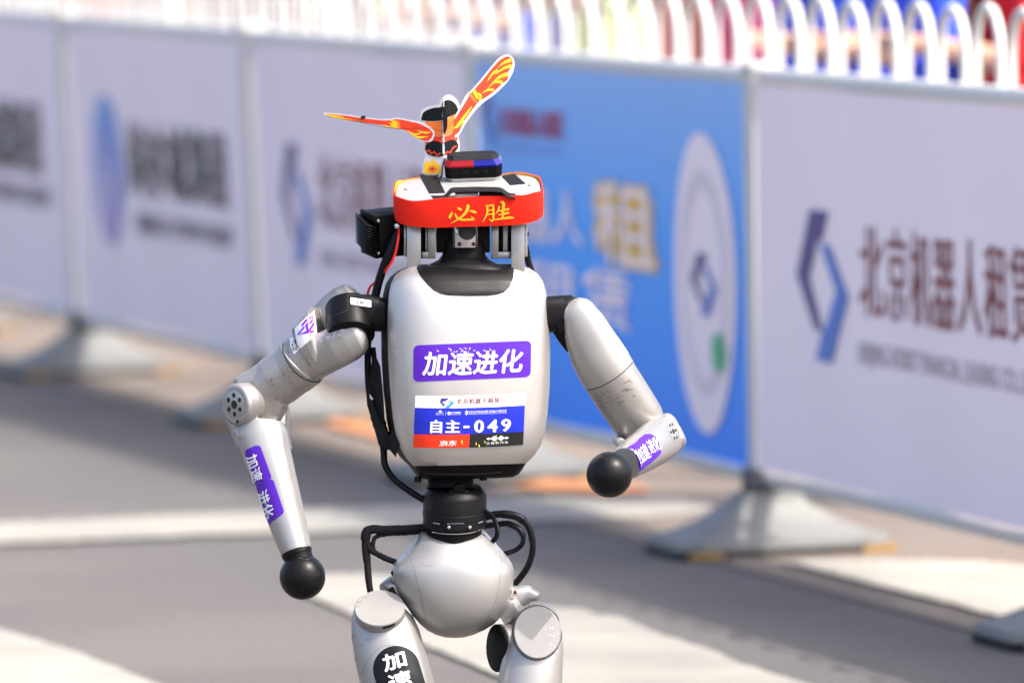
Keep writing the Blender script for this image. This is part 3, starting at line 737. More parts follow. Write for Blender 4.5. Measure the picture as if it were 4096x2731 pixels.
# rounded shroud over the elbow disc
sd = arm_obj('elbow_shroud', limb([(1110, 1500, -104, 72, 74, 2.2), (1056, 1516, -112, 72, 76, 2.3), (1000, 1530, -112, 52, 66, 2.4), (965, 1530, -104, 36, 50, 2.4), (938, 1531, -96, 16, 30, 2.2)]), SILVERS)
up = fuse('upper_arm', [up, fl, bl_], SILVERS, it=12); el = fuse('elbow_housing', [el, sd], SILVERS)
AT = bvh(up, el)
scratches('scratches', AT, (1120, 1510), 150, 40, 26, 46, SCUFFD, el, 1); scratches('scratches', AT, (1150, 1570), 150, 44, 30, 40, SCUFFG, el, 2)
scratches('scratches', AT, (1350, 1325), -32, 34, 9, 50, SCUFFL, up, 3, wd=(1.5, 4)); scratches('scratches', AT, (1340, 1332), -32, 34, 7, 26, SCUFFD, up, 4); scratches('scratches', AT, (1145, 1400), 60, 30, 12, 18, SCUFFD, up, 5); scratches('scratches', AT, (1300, 1450), -35, 90, 40, 14, SCUFFG, up, 6)
bm = bmesh.new(); seam = smooth_path([(1129, 1368, 0), (1132, 1400, 0), (1142, 1432, 0), (1162, 1464, 0), (1186, 1492, 0), (1220, 1516, 0), (1256, 1527, 0), (1284, 1527, 0)], 6)
add_stroke(bm, [(q.x, q.y) for q in seam], 4.5); decal('seam', bm, AT, 1.2, SEAM, up, None)
# company sticker on the upper arm
bm = bmesh.new(); add_poly(bm, [(1256, 1240), (1268, 1336), (1225, 1375), (1177, 1418), (1163, 1386), (1157, 1350), (1160, 1332), (1205, 1290)])
ast = decal('arm_sticker', bm, AT, 2.0, WHITEV, robot, 10)
bm = bmesh.new()
for pts_, ws_ in (([(1209, 1303), (1228, 1280), (1249, 1265), (1246, 1287), (1226, 1299)], 9), ([(1226, 1299), (1231, 1312), (1234, 1326)], 9), ([(1219, 1308), (1193, 1339), (1228, 1328), (1256, 1326)], 9), ([(1238, 1322), (1255, 1292)], 9)): add_stroke(bm, pts_, ws_)
decal('emblem', bm, AT, 3.0, grad_mat('violet_cyan_emblem', (.02, .35, .8), (.20, .02, .65), 0.865, 0.905), ast, 8)
bm = bmesh.new(); add_text(bm, 'ROYI DYNAMICS', (1178, 1310, 0), (1194, 1397, 0), (1168, 1314, 0), .02, 1.0); decal('lettering', bm, AT, 3.0, BLACKV, ast, 8)
bm = bmesh.new(); add_text(bm, '知一动力', (1172, 1375, 0), (1180, 1402, 0), (1166, 1377, 0), .02, 1.0); decal('lettering', bm, AT, 3.0, BLACKV, ast, 8)
# number label on the actuator
AC = bvh(sh, bpy.data.objects['shoulder_joint'])
bm = bmesh.new(); add_poly(bm, rounded((1402, 1190), (1486, 1202), (1403, 1218), .05)); lb = decal('number_label', bm, AC, 2.5, PAPERW, robot, 10)
bm = bmesh.new(); add_text(bm, '3号', (1426, 1202, 0), (1458, 1206, 0), (1426, 1216, 0), 0); decal('lettering', bm, AC, 3.5, BLACKV, lb, 8)
decal_lines('panel_line', [[(1493, 1193), (1455, 1188), (1400, 1180), (1392, 1190), (1393, 1236), (1380, 1246), (1340, 1262), (1318, 1285)]], AC, DARKHOLE, sh, 3, 1.2)
# forearm
PA = V(-.72, .06, .69).normalized()      # elbow pivot axis, pointing out
fa = arm_obj('forearm', limb([(1040, 1690, -92, 96, 74, 2.3, 4), (1049, 1745, -78, 103, 80, 2.3, -6), (1068, 1820, -58, 96, 82, 2.2, -12), (1092, 1890, -38, 88, 78, 2.1, -15), (1122, 1990, -10, 81, 74, 2.05, -16), (1151, 2090, 16, 75, 70, 2, -16), (1176, 2170, 38, 67, 64, 2, -16), (1187, 2206, 48, 62, 60, 2, -16)]), SILVER)
def ax_ring(c, axis, rr, n=44):
    x = V(0, -1, 0); x = (x-axis*x.dot(axis)).normalized(); y = axis.cross(x); return ring(c, x, y, rr, rr, 2, n)
c0 = V(938, 1618, -30)
bm = bmesh.new(); loft(bm, [ax_ring(c0-PA*105, PA, 62), ax_ring(c0-PA*98, PA, 78), ax_ring(c0-PA*60, PA, 86), ax_ring(c0-PA*14, PA, 84), ax_ring(c0-PA*4, PA, 79), ax_ring(c0, PA, 72)])
lobe = part('elbow_lobe', bm, SILVER, robot)
bm = bmesh.new(); loft(bm, [ring(V(*c), V(math.cos(math.radians(an)), math.sin(math.radians(an)), 0), V(-.30, 0, .95).normalized(), a_, b_, 2.3, 40) for c, a_, b_, an in (((962, 1640, -112), 62, 44, 5), ((968, 1680, -108), 66, 48, -8), ((988, 1725, -100), 64, 56, -14), ((1014, 1775, -88), 62, 60, -16))])
part('elbow_lobe_root', bm, SILVER, robot)
bm = bmesh.new(); loft(bm, limb([(1128, 1800, -110, 40, 50, 2.2), (1122, 1740, -118, 32, 50, 2.2), (1122, 1680, -122, 34, 46, 2.2), (1122, 1635, -124, 34, 40, 2.2)], d1=24)); part('rear_fork', bm, SILVER, robot)
fa = fuse('forearm', [fa, lobe, bpy.data.objects['elbow_lobe_root']], SILVERW, it=6); lobe = fa
# disc relief and holes
x = V(0, -1, 0); x = (x-PA*x.dot(PA)).normalized(); y = PA.cross(x)
out = [c0 + PA*.5 + x*(58*math.cos(t)) + y*(58*math.sin(t)) for t in (2*PI*i/40 for i in range(40))]
bm = bmesh.new()
A = [bm.verts.new(q) for q in out]; Bv = [bm.verts.new(c0+PA*2.5+(q-c0-PA*.5)*.95) for q in out]
for i in range(40): bm.faces.new((A[i], A[(i+1) % 40], Bv[(i+1) % 40], Bv[i]))
bm.faces.new(Bv); part('disc', bm, SILVERW, lobe)
holes = [(0, 0, 17)] + [(38*math.cos(math.radians(a_)), 38*math.sin(math.radians(a_)), 9.5) for a_ in range(0, 360, 60)] + [(-68, 12, 7)]
for hx, hy, hr in holes:
    bm = bmesh.new(); c = c0 + x*hx + y*hy + PA*(2.5 if hr != 7 else .5); rg = [ax_ring(c+PA*.2, PA, hr+1.5, 20), ax_ring(c+PA*1.2, PA, hr, 20), ax_ring(c-PA*6, PA, hr*.9, 20)]
    loft(bm, rg[1:], False, True); part('hole', bm, DARKHOLE, lobe)
    bm = bmesh.new(); bm.faces.new([bm.verts.new(q) for q in ax_ring(c+PA*.7, PA, hr, 20)]); part('hole', bm, DARKHOLE, lobe)
FT = bvh(fa)
scratches('scratches', FT, (900, 1690), 55, 26, 8, 60, SCUFFD, fa, 11, (4, 14)); scratches('scratches', FT, (930, 1728), 30, 20, 7, 36, SCUFFG, fa, 12, (4, 14)); scratches('scratches', FT, (888, 1600), 100, 26, 5, 24, SCUFFG, fa, 13, (4, 14))
decal_lines('seam', [[(1095, 1690), (1118, 1780), (1160, 1920), (1200, 2080), (1229, 2180)]], FT, SEAMG, fa, 2.2, .8)
bm = bmesh.new()
add_poly(bm, [(979, 1812), (984, 1798), (1020, 1782), (1036, 1781), (1044, 1789), (1085, 1900), (1087, 1908), (1083, 1914), (1095, 1920), (1137, 2040), (1134, 2052), (1085, 2087), (1080, 2100), (1070, 2080)])
fs_ = decal('forearm_sticker', bm, FT, 1.6, PURPLE, robot, 10)
bm = bmesh.new(); add_text(bm, '加速', (1026, 1808, 0), (1056, 1912, 0), (983, 1830, 0), .022, 1.0); add_text(bm, '进化', (1069, 1950, 0), (1104, 2054, 0), (1030, 1975, 0), .022, 1.0)
decal('lettering', bm, FT, 2.8, WHITEV, fs_, 9)
bm = bmesh.new(); d = V(.33, .94, .12).normalized(); cc = V(1187, 2206, 48); xx = d.orthogonal().normalized(); yy = d.cross(xx)
loft(bm, [ring(cc+d*h_, xx, yy, r_, r_, 2, 36) for h_, r_ in ((-4, 62.5), (8, 63), (10, 60), (30, 57), (50, 62))])
part('wrist_ring', bm, BLACK, robot)
def ball(nm, c, rr):
    bm = bmesh.new(); bmesh.ops.create_uvsphere(bm, u_segments=48, v_segments=28, radius=rr)
    for v in bm.verts: v.co += V(*c)
    return part(nm, bm, RUBBER, robot)
ball('hand_ball', (1211, 2304, 62), 92)
# image-right arm
bm = bmesh.new(); loft(bm, limb([(2170, 1262, -10, 76, 70, 3), (2210, 1255, -12, 72, 68, 3), (2250, 1248, -16, 68, 68, 2.8), (2290, 1245, -20, 66, 66, 2.6)])); part('shoulder_joint', bm, BLACK, robot)
bm = bmesh.new(); cyl(bm, (2262, 1262, -80), (2296, 1268, 30), 80, n=40, bev=8); sh2 = part('shoulder_actuator', bm, BLACK, robot)
bm = bmesh.new(); loft(bm, limb([(2235, 1300, -30, 36, 40, 3), (2262, 1350, -40, 32, 40, 3), (2285, 1400, -40, 20, 34, 3)])); part('shoulder_joint', bm, BLACK, robot)
u2 = arm_obj('upper_arm', limb([(2318, 1262, 20, 74, 54, 2.2), (2330, 1286, 18, 84, 60, 2.2, -24), (2352, 1340, 4, 96, 74, 2.3, -26), (2385, 1410, -18, 108, 92, 2.2, -28), (2415, 1463, -36, 112, 102, 2.1, -30), (2440, 1505, -50, 111, 104, 2.1, -30)], d0=72), SILVERW)
e2 = arm_obj('elbow_housing', limb([(2424, 1480, -42, 109, 100, 2.1, -30), (2440, 1506, -50, 110, 103, 2.1, -30), (2475, 1560, -72, 110, 102, 2.1, -31), (2520, 1628, -100, 108, 98, 2.2, -32), (2555, 1680, -122, 105, 92, 2.3, -32), (2585, 1730, -140, 92, 84, 2.4, -30), (2605, 1765, -150, 78, 76, 2.4, -30)]), SILVERS)
A2 = bvh(u2, e2)
bm = bmesh.new(); add_stroke(bm, [(q.x, q.y) for q in smooth_path([(2344, 1561, 0), (2390, 1551, 0), (2440, 1526, 0), (2490, 1490, 0), (2532, 1449, 0)], 6)], 4); decal('seam', bm, A2, 1.2, SEAM, u2, None)
bm = bmesh.new(); add_poly(bm, [(2457, 1338), (2478, 1360), (2513, 1412), (2500, 1418), (2480, 1385)]); decal('arm_sticker', bm, A2, 1.6, WHITEV, robot, 8)
f2 = arm_obj('forearm', limb([(2668, 1745, -110, 78, 62, 2.4, 62), (2650, 1752, -60, 86, 74, 2.3, 60), (2622, 1770, 40, 88, 80, 2.2, 60), (2575, 1800, 200, 82, 78, 2.1, 56), (2530, 1825, 340, 75, 73, 2, 54), (2497, 1848, 450, 66, 64, 2, 52)], d0=40), SILVERW)
P2 = V(.90, -.18, .42).normalized(); c2 = V(2700, 1724, -78)
bm = bmesh.new(); loft(bm, [ax_ring(c2-P2*90, P2, 60), ax_ring(c2-P2*70, P2, 72), ax_ring(c2-P2*16, P2, 72), ax_ring(c2-P2*5, P2, 66), ax_ring(c2, P2, 58)])
lobe2 = part('elbow_lobe', bm, SILVERW, robot)
bm = bmesh.new(); loft(bm, limb([(2648, 1690, -110, 52, 50, 2.4), (2680, 1740, -90, 54, 54, 2.4), (2700, 1775, -70, 50, 52, 2.4)], d0=25, d1=28)); root2 = part('elbow_lobe_root', bm, SILVERW, robot)
f2 = fuse('forearm', [f2, lobe2, root2], SILVERW, it=8); lobe2 = f2
bm = bmesh.new(); cyl(bm, (2470, 1762, -110), (2485, 1772, -10), 20, n=20, bev=5); part('elbow_pin', bm, SILVERW, robot)
F2 = bvh(f2)
scratches('scratches', A2, (2425, 1620), -20, 40, 40, 34, SCUFFD, e2, 21); scratches('scratches', A2, (2400, 1600), 60, 30, 12, 24, SCUFFD, e2, 22); scratches('scratches', A2, (2380, 1235), 55, 26, 6, 26, SCUFFG, u2, 23, (4, 12)); scratches('scratches', A2, (2540, 1580), 20, 30, 20, 8, SCUFFG, e2, 24); scratches('scratches', F2, (2724, 1800), 110, 14, 5, 20, SCUFFG, f2, 25, (4, 10))
el2 = ellipse(2693, 1724, 19, 47, -19, 40)
bm = bmesh.new(); add_stroke(bm, el2+[el2[0]], 1.6); decal('disc_rim', bm, F2, 1.2, SEAMG, lobe2, None)
for i in range(7):
    q = (2693, 1724) if i == 6 else ellipse(2693, 1724, 11, 31, -19, 6)[i]
    bm = bmesh.new(); add_poly(bm, ellipse(q[0], q[1], 5.5 if i == 6 else 3.2, 10 if i == 6 else 6, -19, 12)); decal('hole', bm, F2, 1.6, DARKHOLE, lobe2, None)
F2 = bvh(f2)
bm = bmesh.new(); add_poly(bm, [(2503, 1786), (2540, 1764), (2550, 1752), (2575, 1734), (2600, 1733), (2615, 1742), (2630, 1765), (2640, 1800), (2638, 1812), (2600, 1845), (2553, 1878), (2545, 1830), (2530, 1800)])
f2s = decal('forearm_sticker', bm, F2, 2, PURPLE, robot, 9)
bm = bmesh.new(); add_text(bm, '加速', (2530, 1796, 0), (2572, 1768, 0), (2558, 1850, 0), 0, .9); add_text(bm, '进化', (2576, 1762, 0), (2618, 1742, 0), (2600, 1812, 0), 0, .9)
decal('lettering', bm, F2, 3.2, WHITEV, f2s, 8)
ball('hand_ball', (2432, 1890, 560), 91)
# ---------------- waist
bm = bmesh.new(); loft(bm, [ring(V(1802, v, -20), V(1, 0, 0), V(0, -.06, 1), a_, a_*.9, 2.6, 44) for v, a_ in ((1900, 92), (1935, 92), (1952, 98))]); part('waist_mount', bm, BLACKM, robot)
bm = bmesh.new(); loft(bm, [ring(V(1819, v, -10), V(1, 0, 0), V(0, .2, 1), a_, a_, 2, 52) for v, a_ in ((1948, 104), (1958, 116), (1975, 126), (1980, 127), (2040, 127), (2042, 129), (2062, 129), (2064, 127), (2096, 127), (2104, 120), (2106, 114))])
wa = part('waist_joint', bm, BLACK, robot, sharp=25)
bm = bmesh.new(); loft(bm, [ring(V(1815, v, -10), V(1, 0, 0), V(0, .22, 1), 114, 114, 2, 52) for v in (2107, 2110)]); part('steel_ring', bm, CHROME, wa)
bm = bmesh.new(); loft(bm, [ring(V(1815, v, -10), V(1, 0, 0), V(0, .26, 1), 112, 112, 2, 52) for v in (2110, 2175)]); part('waist_joint_lower', bm, BLACKM, robot)
WT = bvh(wa)
bm = bmesh.new(); add_poly(bm, [(1788, 2092), (1890, 2091), (1890, 2120), (1788, 2122)]); tab = decal('clamp_tab', bm, WT, 5, BLACK, robot, 8)
for u_ in (1797, 1880):
    bm = bmesh.new(); cyl(bm, (u_, 2106, 114), (u_, 2106, 122), 7, n=16, bev=1.5); part('screw', bm, CHROME, tab)
bm = bmesh.new()
for a_, b2 in (((1735, 2088), (1762, 2093)), ((1911, 2089), (1930, 2083)), ((1790, 2092), (1856, 2090))): add_stroke(bm, [a_, b2], 4 if a_[0] != 1790 else 2)
decal('clamp_mark', bm, WT, 6.2, ALU, wa, None)
for u_, v_ in ((1717, 2025), (1698, 2008), (1943, 2012)):
    bm = bmesh.new(); add_poly(bm, ellipse(u_, v_, 9, 14)); decal('bolt_hole', bm, WT, 1.2, DARKHOLE, wa, None)
for u_, v_, w_ in ((1672, 1918, 40), (1933, 1910, 60)):
    bm = bmesh.new(); cyl(bm, (u_, v_-14, w_), (u_, v_+10, w_), 15, n=18, bev=3); part('bolt', bm, BLACK, robot)
bm = bmesh.new(); cyl(bm, (1835, 1950, 60), (1837, 1958, 96), 24, n=26, bev=4); box(bm, (1836, 1972, 70), (80, 30, 40), None, 6); part('waist_lug', bm, BLACKM, robot)
# ---------------- pelvis
psec = [(2126, 1811, 108, 92), (2130, 1811, 124, 104), (2142, 1812, 136, 114), (2170, 1815, 160, 132), (2204, 1816, 192, 150), (2230, 1813, 218, 160), (2252, 1811, 236, 166), (2275, 1811, 244, 170), (2300, 1811, 245, 173), (2356, 1817, 235, 175), (2417, 1827, 207, 168), (2460, 1830, 180, 156), (2495, 1828, 148, 134), (2520, 1822, 112, 104), (2538, 1819, 74, 68), (2548, 1818, 36, 30), (2550, 1818, 6, 6)]
def sl_(v): return .33*max(0, min(1, (2300-v)/170))
bm = bmesh.new(); loft(bm, [ring(V(cu_, v, -8), V(1, 0, 0), V(0, sl_(v), 1), a_, b_, 2.5, 60) for v, cu_, a_, b_ in psec])
pel = part('pelvis', bm, SILVERW, robot)
PT = bvh(pel)
decal_lines('seam', [[(1625, 2206), (1650, 2250), (1672, 2330), (1690, 2410), (1702, 2470), (1705, 2508)], [(1998, 2198), (2005, 2240), (1998, 2320), (1985, 2390), (1965, 2440), (1940, 2490)]], PT, SEAMG, pel, 2.4, .9)
bm = bmesh.new(); cyl(bm, (1600, 2350, -30), (1555, 2385, -10), 62, n=40, bev=8); cyl(bm, (1592, 2330, 30), (1570, 2300, 36), 16, n=20, bev=4); part('hip_joint', bm, STEEL, robot)
bm = bmesh.new(); cyl(bm, (1560, 2370, 40), (1582, 2360, 44), 20, n=20, bev=4); box(bm, (1578, 2305, 30), (14, 50, 30), euler_axes(0, 25, 0), 4); part('hip_bolt', bm, BLACK, robot)
bm = bmesh.new(); loft(bm, limb([(2040, 2400, -60, 62, 56, 2.4), (2078, 2392, -55, 52, 50, 2.6), (2120, 2375, -50, 34, 44, 2.6), (2150, 2385, -46, 20, 34, 2.4)], d1=10)); part('hip_link', bm, SILVERW, robot)
bm = bmesh.new(); loft(bm, limb([(2010, 2460, -40, 58, 60, 2.4, 60), (2050, 2430, -30, 60, 60, 2.4, 60), (2090, 2425, -10, 48, 54, 2.4, 60)])); part('hip_link', bm, SILVERW, robot)
bm = bmesh.new(); cyl(bm, (2054, 2366, 20), (2066, 2366, 22), 8, n=16, bev=2); part('hip_bolt', bm, mat('dark_red_plastic', (.12, .01, .01), .5), robot)
scratches('scratches', PT, (1800, 2400), 10, 110, 60, 12, SCUFFG, pel, 51, (5, 18)); scratches('scratches', PT, (1640, 2200), -40, 30, 12, 12, SCUFFG, pel, 52, (4, 14))
scratches('scratches', TT, (1850, 1560), 20, 150, 160, 14, SCUFFG, torso, 53, (3, 12), (.8, 2))
# ---------------- legs
lt = arm_obj('thigh', limb([(1520, 2436, 30, 104, 84, 2.2, 0), (1529, 2470, 34, 124, 104, 2.2, -4), (1542, 2530, 42, 136, 122, 2.2, -6), (1562, 2620, 60, 143, 132, 2.15, -8), (1590, 2731, 84, 145, 134, 2.1, -9), (1625, 2860, 108, 132, 124, 2.1, -10), (1650, 2960, 122, 112, 112, 2.1, -8)], d0=42, d1=60), SILVERW)
LT = bvh(lt)
nrm_c = V(-.03, -.72, .69).normalized()
bm = bmesh.new(); cc = V(1520, 2426, 122); xx = V(1, -.02, 0).normalized(); yy = nrm_c.cross(xx).normalized(); xx = yy.cross(nrm_c)
loft(bm, [ring(cc+nrm_c*h_, xx, yy, r_, r_*1.0, 2, 48) for h_, r_ in ((-40, 101), (-4, 101), (0, 98))]); part('thigh_cap', bm, CAPM, robot, sharp=20)
bm = bmesh.new(); an = [math.radians(q) for q in range(62, 95, 4)]
for q in an: pass
def capband(bm_, a0_, a1_):
    A = []; 
    for i in range(9):
        t_ = math.radians(a0_+(a1_-a0_)*i/8); dd = xx*math.cos(t_)+yy*math.sin(t_)
        A.append((bm_.verts.new(cc+dd*102-nrm_c*3), bm_.verts.new(cc+dd*102-nrm_c*19)))
    for a_, b2 in zip(A, A[1:]): bm_.faces.new((a_[0], b2[0], b2[1], a_[1]))
best = max(range(0, 360, 10), key=lambda q: (xx*math.cos(math.radians(q))+yy*math.sin(math.radians(q))).y*1.0)
capband(bm, best-36, best-6) if (xx*math.cos(math.radians(best-20))+yy*math.sin(math.radians(best-20))).x > 0 else capband(bm, best+6, best+36)
part('cap_slot', bm, DARKHOLE, robot)
bm = bmesh.new(); rot = 17; pts_ = []
def rp_(x, y, cx=1588, cy=2668, a_=-17): c, s = math.cos(math.radians(a_)), math.sin(math.radians(a_)); return (cx + x*c - y*s*-1*-1, cy + x*s + y*c) if False else (cx + x*c + y*(-s), cy + x*s + y*c)
for i in range(19): t_ = PI + PI*i/18; pts_.append(rp_(93*math.cos(t_), 93*math.sin(t_)))
for i in range(19): t_ = PI*i/18; pts_.append(rp_(93*math.cos(t_), 250+93*math.sin(t_)))
add_poly(bm, pts_); ts = decal('thigh_sticker', bm, LT, 1.6, INK, robot, 14)
bm = bmesh.new()
for ch, y0_ in (('加', -68), ('速', 12), ('进', 95), ('化', 180)):
    q0, q1, q2 = rp_(-44, y0_), rp_(50, y0_), rp_(-48, y0_+68); add_text(bm, ch, (*q0, 0), (*q1, 0), (*q2, 0), .03)
decal('lettering', bm, LT, 3.0, WHITEV, ts, 12)
scratches('scratches', LT, (1412, 2520), 85, 60, 6, 50, SCUFFD, lt, 31, (4, 14)); scratches('scratches', LT, (1412, 2470), 85, 40, 8, 40, SCUFFL, lt, 32, (4, 14)); scratches('scratches', LT, (1490, 2560), 60, 30, 14, 12, SCUFFG, lt, 33)
decal_lines('seam', [[(1450, 2690), (1475, 2630), (1530, 2580), (1590, 2570)]], LT, SEAMG, lt, 2, .8)
rt = arm_obj('thigh', limb([(2145, 2490, 40, 92, 70, 2.2, 0), (2142, 2530, 44, 106, 96, 2.2, 0), (2136, 2590, 50, 118, 114, 2.2, 0), (2126, 2660, 56, 124, 122, 2.2, 0), (2118, 2731, 64, 130, 126, 2.15, 0), (2105, 2860, 84, 122, 120, 2.1, 0), (2098, 2960, 96, 108, 108, 2.1, 0)], d0=84, d1=60), SILVERW)
nrm_d = V(.08, -.28, .95).normalized(); cd_ = V(2148, 2524, 156); xx2 = V(1, 0, 0); yy2 = nrm_d.cross(xx2).normalized(); xx2 = yy2.cross(nrm_d)
bm = bmesh.new(); loft(bm, [ring(cd_+nrm_d*h_, xx2, yy2, r_*.93, r_*1.08, 2, 48) for h_, r_ in ((-60, 100), (3, 100), (6, 97))]); kc = part('thigh_cap', bm, CAPM, robot, sharp=20)
KT = bvh(kc, rt)
scratches('scratches', KT, (2210, 2520), 80, 40, 14, 40, SCUFFL, kc, 41, (4, 16)); scratches('scratches', KT, (2190, 2560), -50, 30, 14, 14, SCUFFG, kc, 42); scratches('scratches', KT, (2236, 2580), 80, 50, 5, 20, SCUFFD, rt, 43, (3, 10))
bm = bmesh.new(); el_ = ellipse(2148, 2526, 97.5, 108, 0, 60); add_stroke(bm, el_+[el_[0]], 3); decal('seam', bm, KT, 1.5, SEAM, kc, None)
bm = bmesh.new(); cyl(bm, (2030, 2590, 0), (1982, 2590, 22), 96, n=44, bev=6); part('hip_motor', bm, BLACKM, robot)
bm = bmesh.new(); cyl(bm, (2050, 2584, 10), (2000, 2584, 34), 90, n=44, bev=8); part('hip_motor', bm, SILVERW, robot)
# legs below the picture: knees, shins and feet, standing on the road
for s_, kx, kz, fx, fz in ((-1, 1655, 128, 1665, 40), (1, 2096, 100, 2080, -20)):
    foot = W(fx, 3430, fz); 
    bm = bmesh.new(); cyl(bm, (kx-95, 2970, kz), (kx+95, 2970, kz), 88, n=36, bev=8); part('knee', bm, BLACK, robot)
    bm = bmesh.new(); loft(bm, limb([(kx, 2990, kz, 88, 84, 2.2, 0), (kx+2, 3090, kz-10, 92, 88, 2.2, 0), (fx, 3240, (kz+fz)/2, 74, 74, 2.1, 0), (fx, 3375, fz, 54, 54, 2, 0)])); part('shin', bm, SILVERW, robot)
    g0 = W(fx, 3400, fz); bm = bmesh.new(); zz = 0.0
    def fr(z, s, y0, y1): return [V(g0.x + x*s, g0.y + (y0 + (y1-y0)*y), z) - ROOT for x, y in ((-.035, 0), (.035, 0), (.045, .3), (.045, .75), (.03, 1), (-.03, 1), (-.045, .75), (-.045, .3))]
    loft(bm, [fr(0.0, .95, .05, -.145), fr(.008, 1.02, .055, -.155), fr(.022, 1, .05, -.15), fr(.045, .75, .035, -.09), fr(g0.z-.002, .55, .022, -.03)])
    finish('foot', bm, BLACK, robot)
# ---------------- cables and tape
def cable(nm, pts, rr, m=CABLE, wob=0): bm = bmesh.new(); tube(bm, pts, rr, 14, 7, True, wob); return part(nm, bm, m, robot)
cable('cable', [(1612, 880, 20), (1592, 930, 40), (1562, 1000, 50), (1534, 1070, 40), (1512, 1140, 20), (1500, 1200, 10), (1500, 1262, 0)], 17)
cable('cable', [(1604, 880, 40), (1590, 960, 66), (1565, 1030, 60), (1535, 1090, 40), (1515, 1150, 30)], 8)
cable('red_cable', [(1600, 890, 44), (1594, 950, 72), (1586, 1000, 74), (1570, 1045, 70), (1545, 1080, 56), (1515, 1118, 10), (1482, 1145, -5), (1470, 1175, -20)], 5, REDWIRE)
cable('cable', [(2106, 1000, -20), (2112, 1040, -30), (2128, 1090, -40), (2140, 1130, -60)], 13)
cable('cable', [(1475, 1300, -90), (1470, 1400, -80), (1471, 1500, -70), (1478, 1580, -60), (1500, 1670, -50), (1524, 1740, -40), (1534, 1800, -30), (1540, 1860, -20), (1575, 1915, -20), (1640, 1965, -20), (1715, 2010, -20)], 13.5)
cable('cable', [(1490, 1390, -90), (1500, 1480, -80), (1498, 1560, -80), (1512, 1650, -70), (1540, 1720, -50), (1560, 1770, -20)], 11)
cable('taped_cable', [(1484, 1520, -60), (1492, 1600, -50), (1512, 1680, -40), (1536, 1740, -20), (1556, 1790, 0)], [16, 22, 26, 24, 20], TAPE, .12)
bm = bmesh.new()
def flap(pts, m=TAPE, nm='tape_strip', th=2):
    bm = bmesh.new(); vs = [bm.verts.new(V(*q)) for q in pts]; bm.faces.new(vs)
    r_ = bmesh.ops.extrude_face_region(bm, geom=bm.faces[:]); bmesh.ops.translate(bm, vec=V(0, 0, -th), verts=[g for g in r_['geom'] if isinstance(g, bmesh.types.BMVert)])
    bmesh.ops.triangulate(bm, faces=bm.faces[:]); return part(nm, bm, m, robot, False)
flap([(1491, 1400, -10), (1502, 1420, 0), (1522, 1465, 20), (1528, 1530, 24), (1535, 1600, 28), (1540, 1690, 30), (1530, 1700, 20), (1508, 1660, 0), (1480, 1600, -20), (1472, 1540, -30), (1482, 1480, -20)])
flap([(1462, 1525, -10), (1480, 1560, 0), (1500, 1640, 14), (1535, 1700, 34), (1556, 1745, 50), (1570, 1720, 60), (1600, 1750, 78), (1605, 1765, 80), (1590, 1800, 66), (1585, 1828, 50), (1560, 1800, 30), (1515, 1780, 6), (1490, 1690, -10), (1468, 1620, -20)])
flap([(1569, 1722, 96), (1590, 1738, 112), (1604, 1756, 120), (1602, 1775, 116), (1588, 1812, 96), (1582, 1826, 80), (1566, 1790, 84), (1562, 1750, 90)])
flap([(1478, 1575, 2), (1486, 1585, 4), (1494, 1596, 8), (1488, 1600, 6), (1480, 1592, 3)], PAPERW, 'label_scrap', 1)
cable('hip_cable', [(1705, 2108, -20), (1620, 2114, -20), (1540, 2118, -10), (1490, 2116, 0), (1466, 2130, 0), (1462, 2180, 0), (1470, 2260, 0), (1476, 2330, 0), (1488, 2400, -10)], [15, 17, 18, 20, 16, 14, 13], TAPE)
cable('hip_cable', [(1468, 2160, 4), (1480, 2195, 8), (1510, 2215, 6), (1550, 2235, 0), (1590, 2250, -30)], 12, TAPE, .1)
cable('hip_cable', [(1700, 2125, -40), (1620, 2132, -40), (1545, 2136, -24), (1500, 2150, -10), (1492, 2190, 0), (1505, 2212, 0)], 9, TAPE, .15)
cable('hip_cable', [(1930, 2072, -40), (1975, 2058, -30), (2020, 2056, -20), (2070, 2066, -16), (2108, 2096, -16), (2126, 2140, -16), (2130, 2200, -20), (2112, 2262, -30), (2080, 2312, -50), (2050, 2345, -60)], [15, 17, 14, 13, 13], CABLE)
cable('hip_cable', [(1930, 2105, -50), (1985, 2098, -40), (2030, 2094, -30), (2070, 2112, -20), (2092, 2142, -14), (2088, 2175, -16), (2060, 2200, -30), (2020, 2214, -60), (1980, 2220, -90)], [12, 13, 10, 10], CABLE)
P = smooth_path([(1940, 2042, 30), (1966, 2060, 36), (1984, 2092, 36), (1990, 2125, 26), (1984, 2150, 10), (1964, 2170, -10)], 14)
bm = bmesh.new(); rgs = []; ref = None
for i, c in enumerate(P):
    t = (P[min(i+1, len(P)-1)]-P[max(i-1, 0)]).normalized(); ref = t.orthogonal().normalized() if ref is None else (ref-t*ref.dot(t)).normalized()
    rr = 10 if i % 2 else 8; rgs.append(ring(c, ref, t.cross(ref), rr, rr, 2, 12))
loft(bm, rgs); part('corrugated_cable', bm, CABLE, robot)

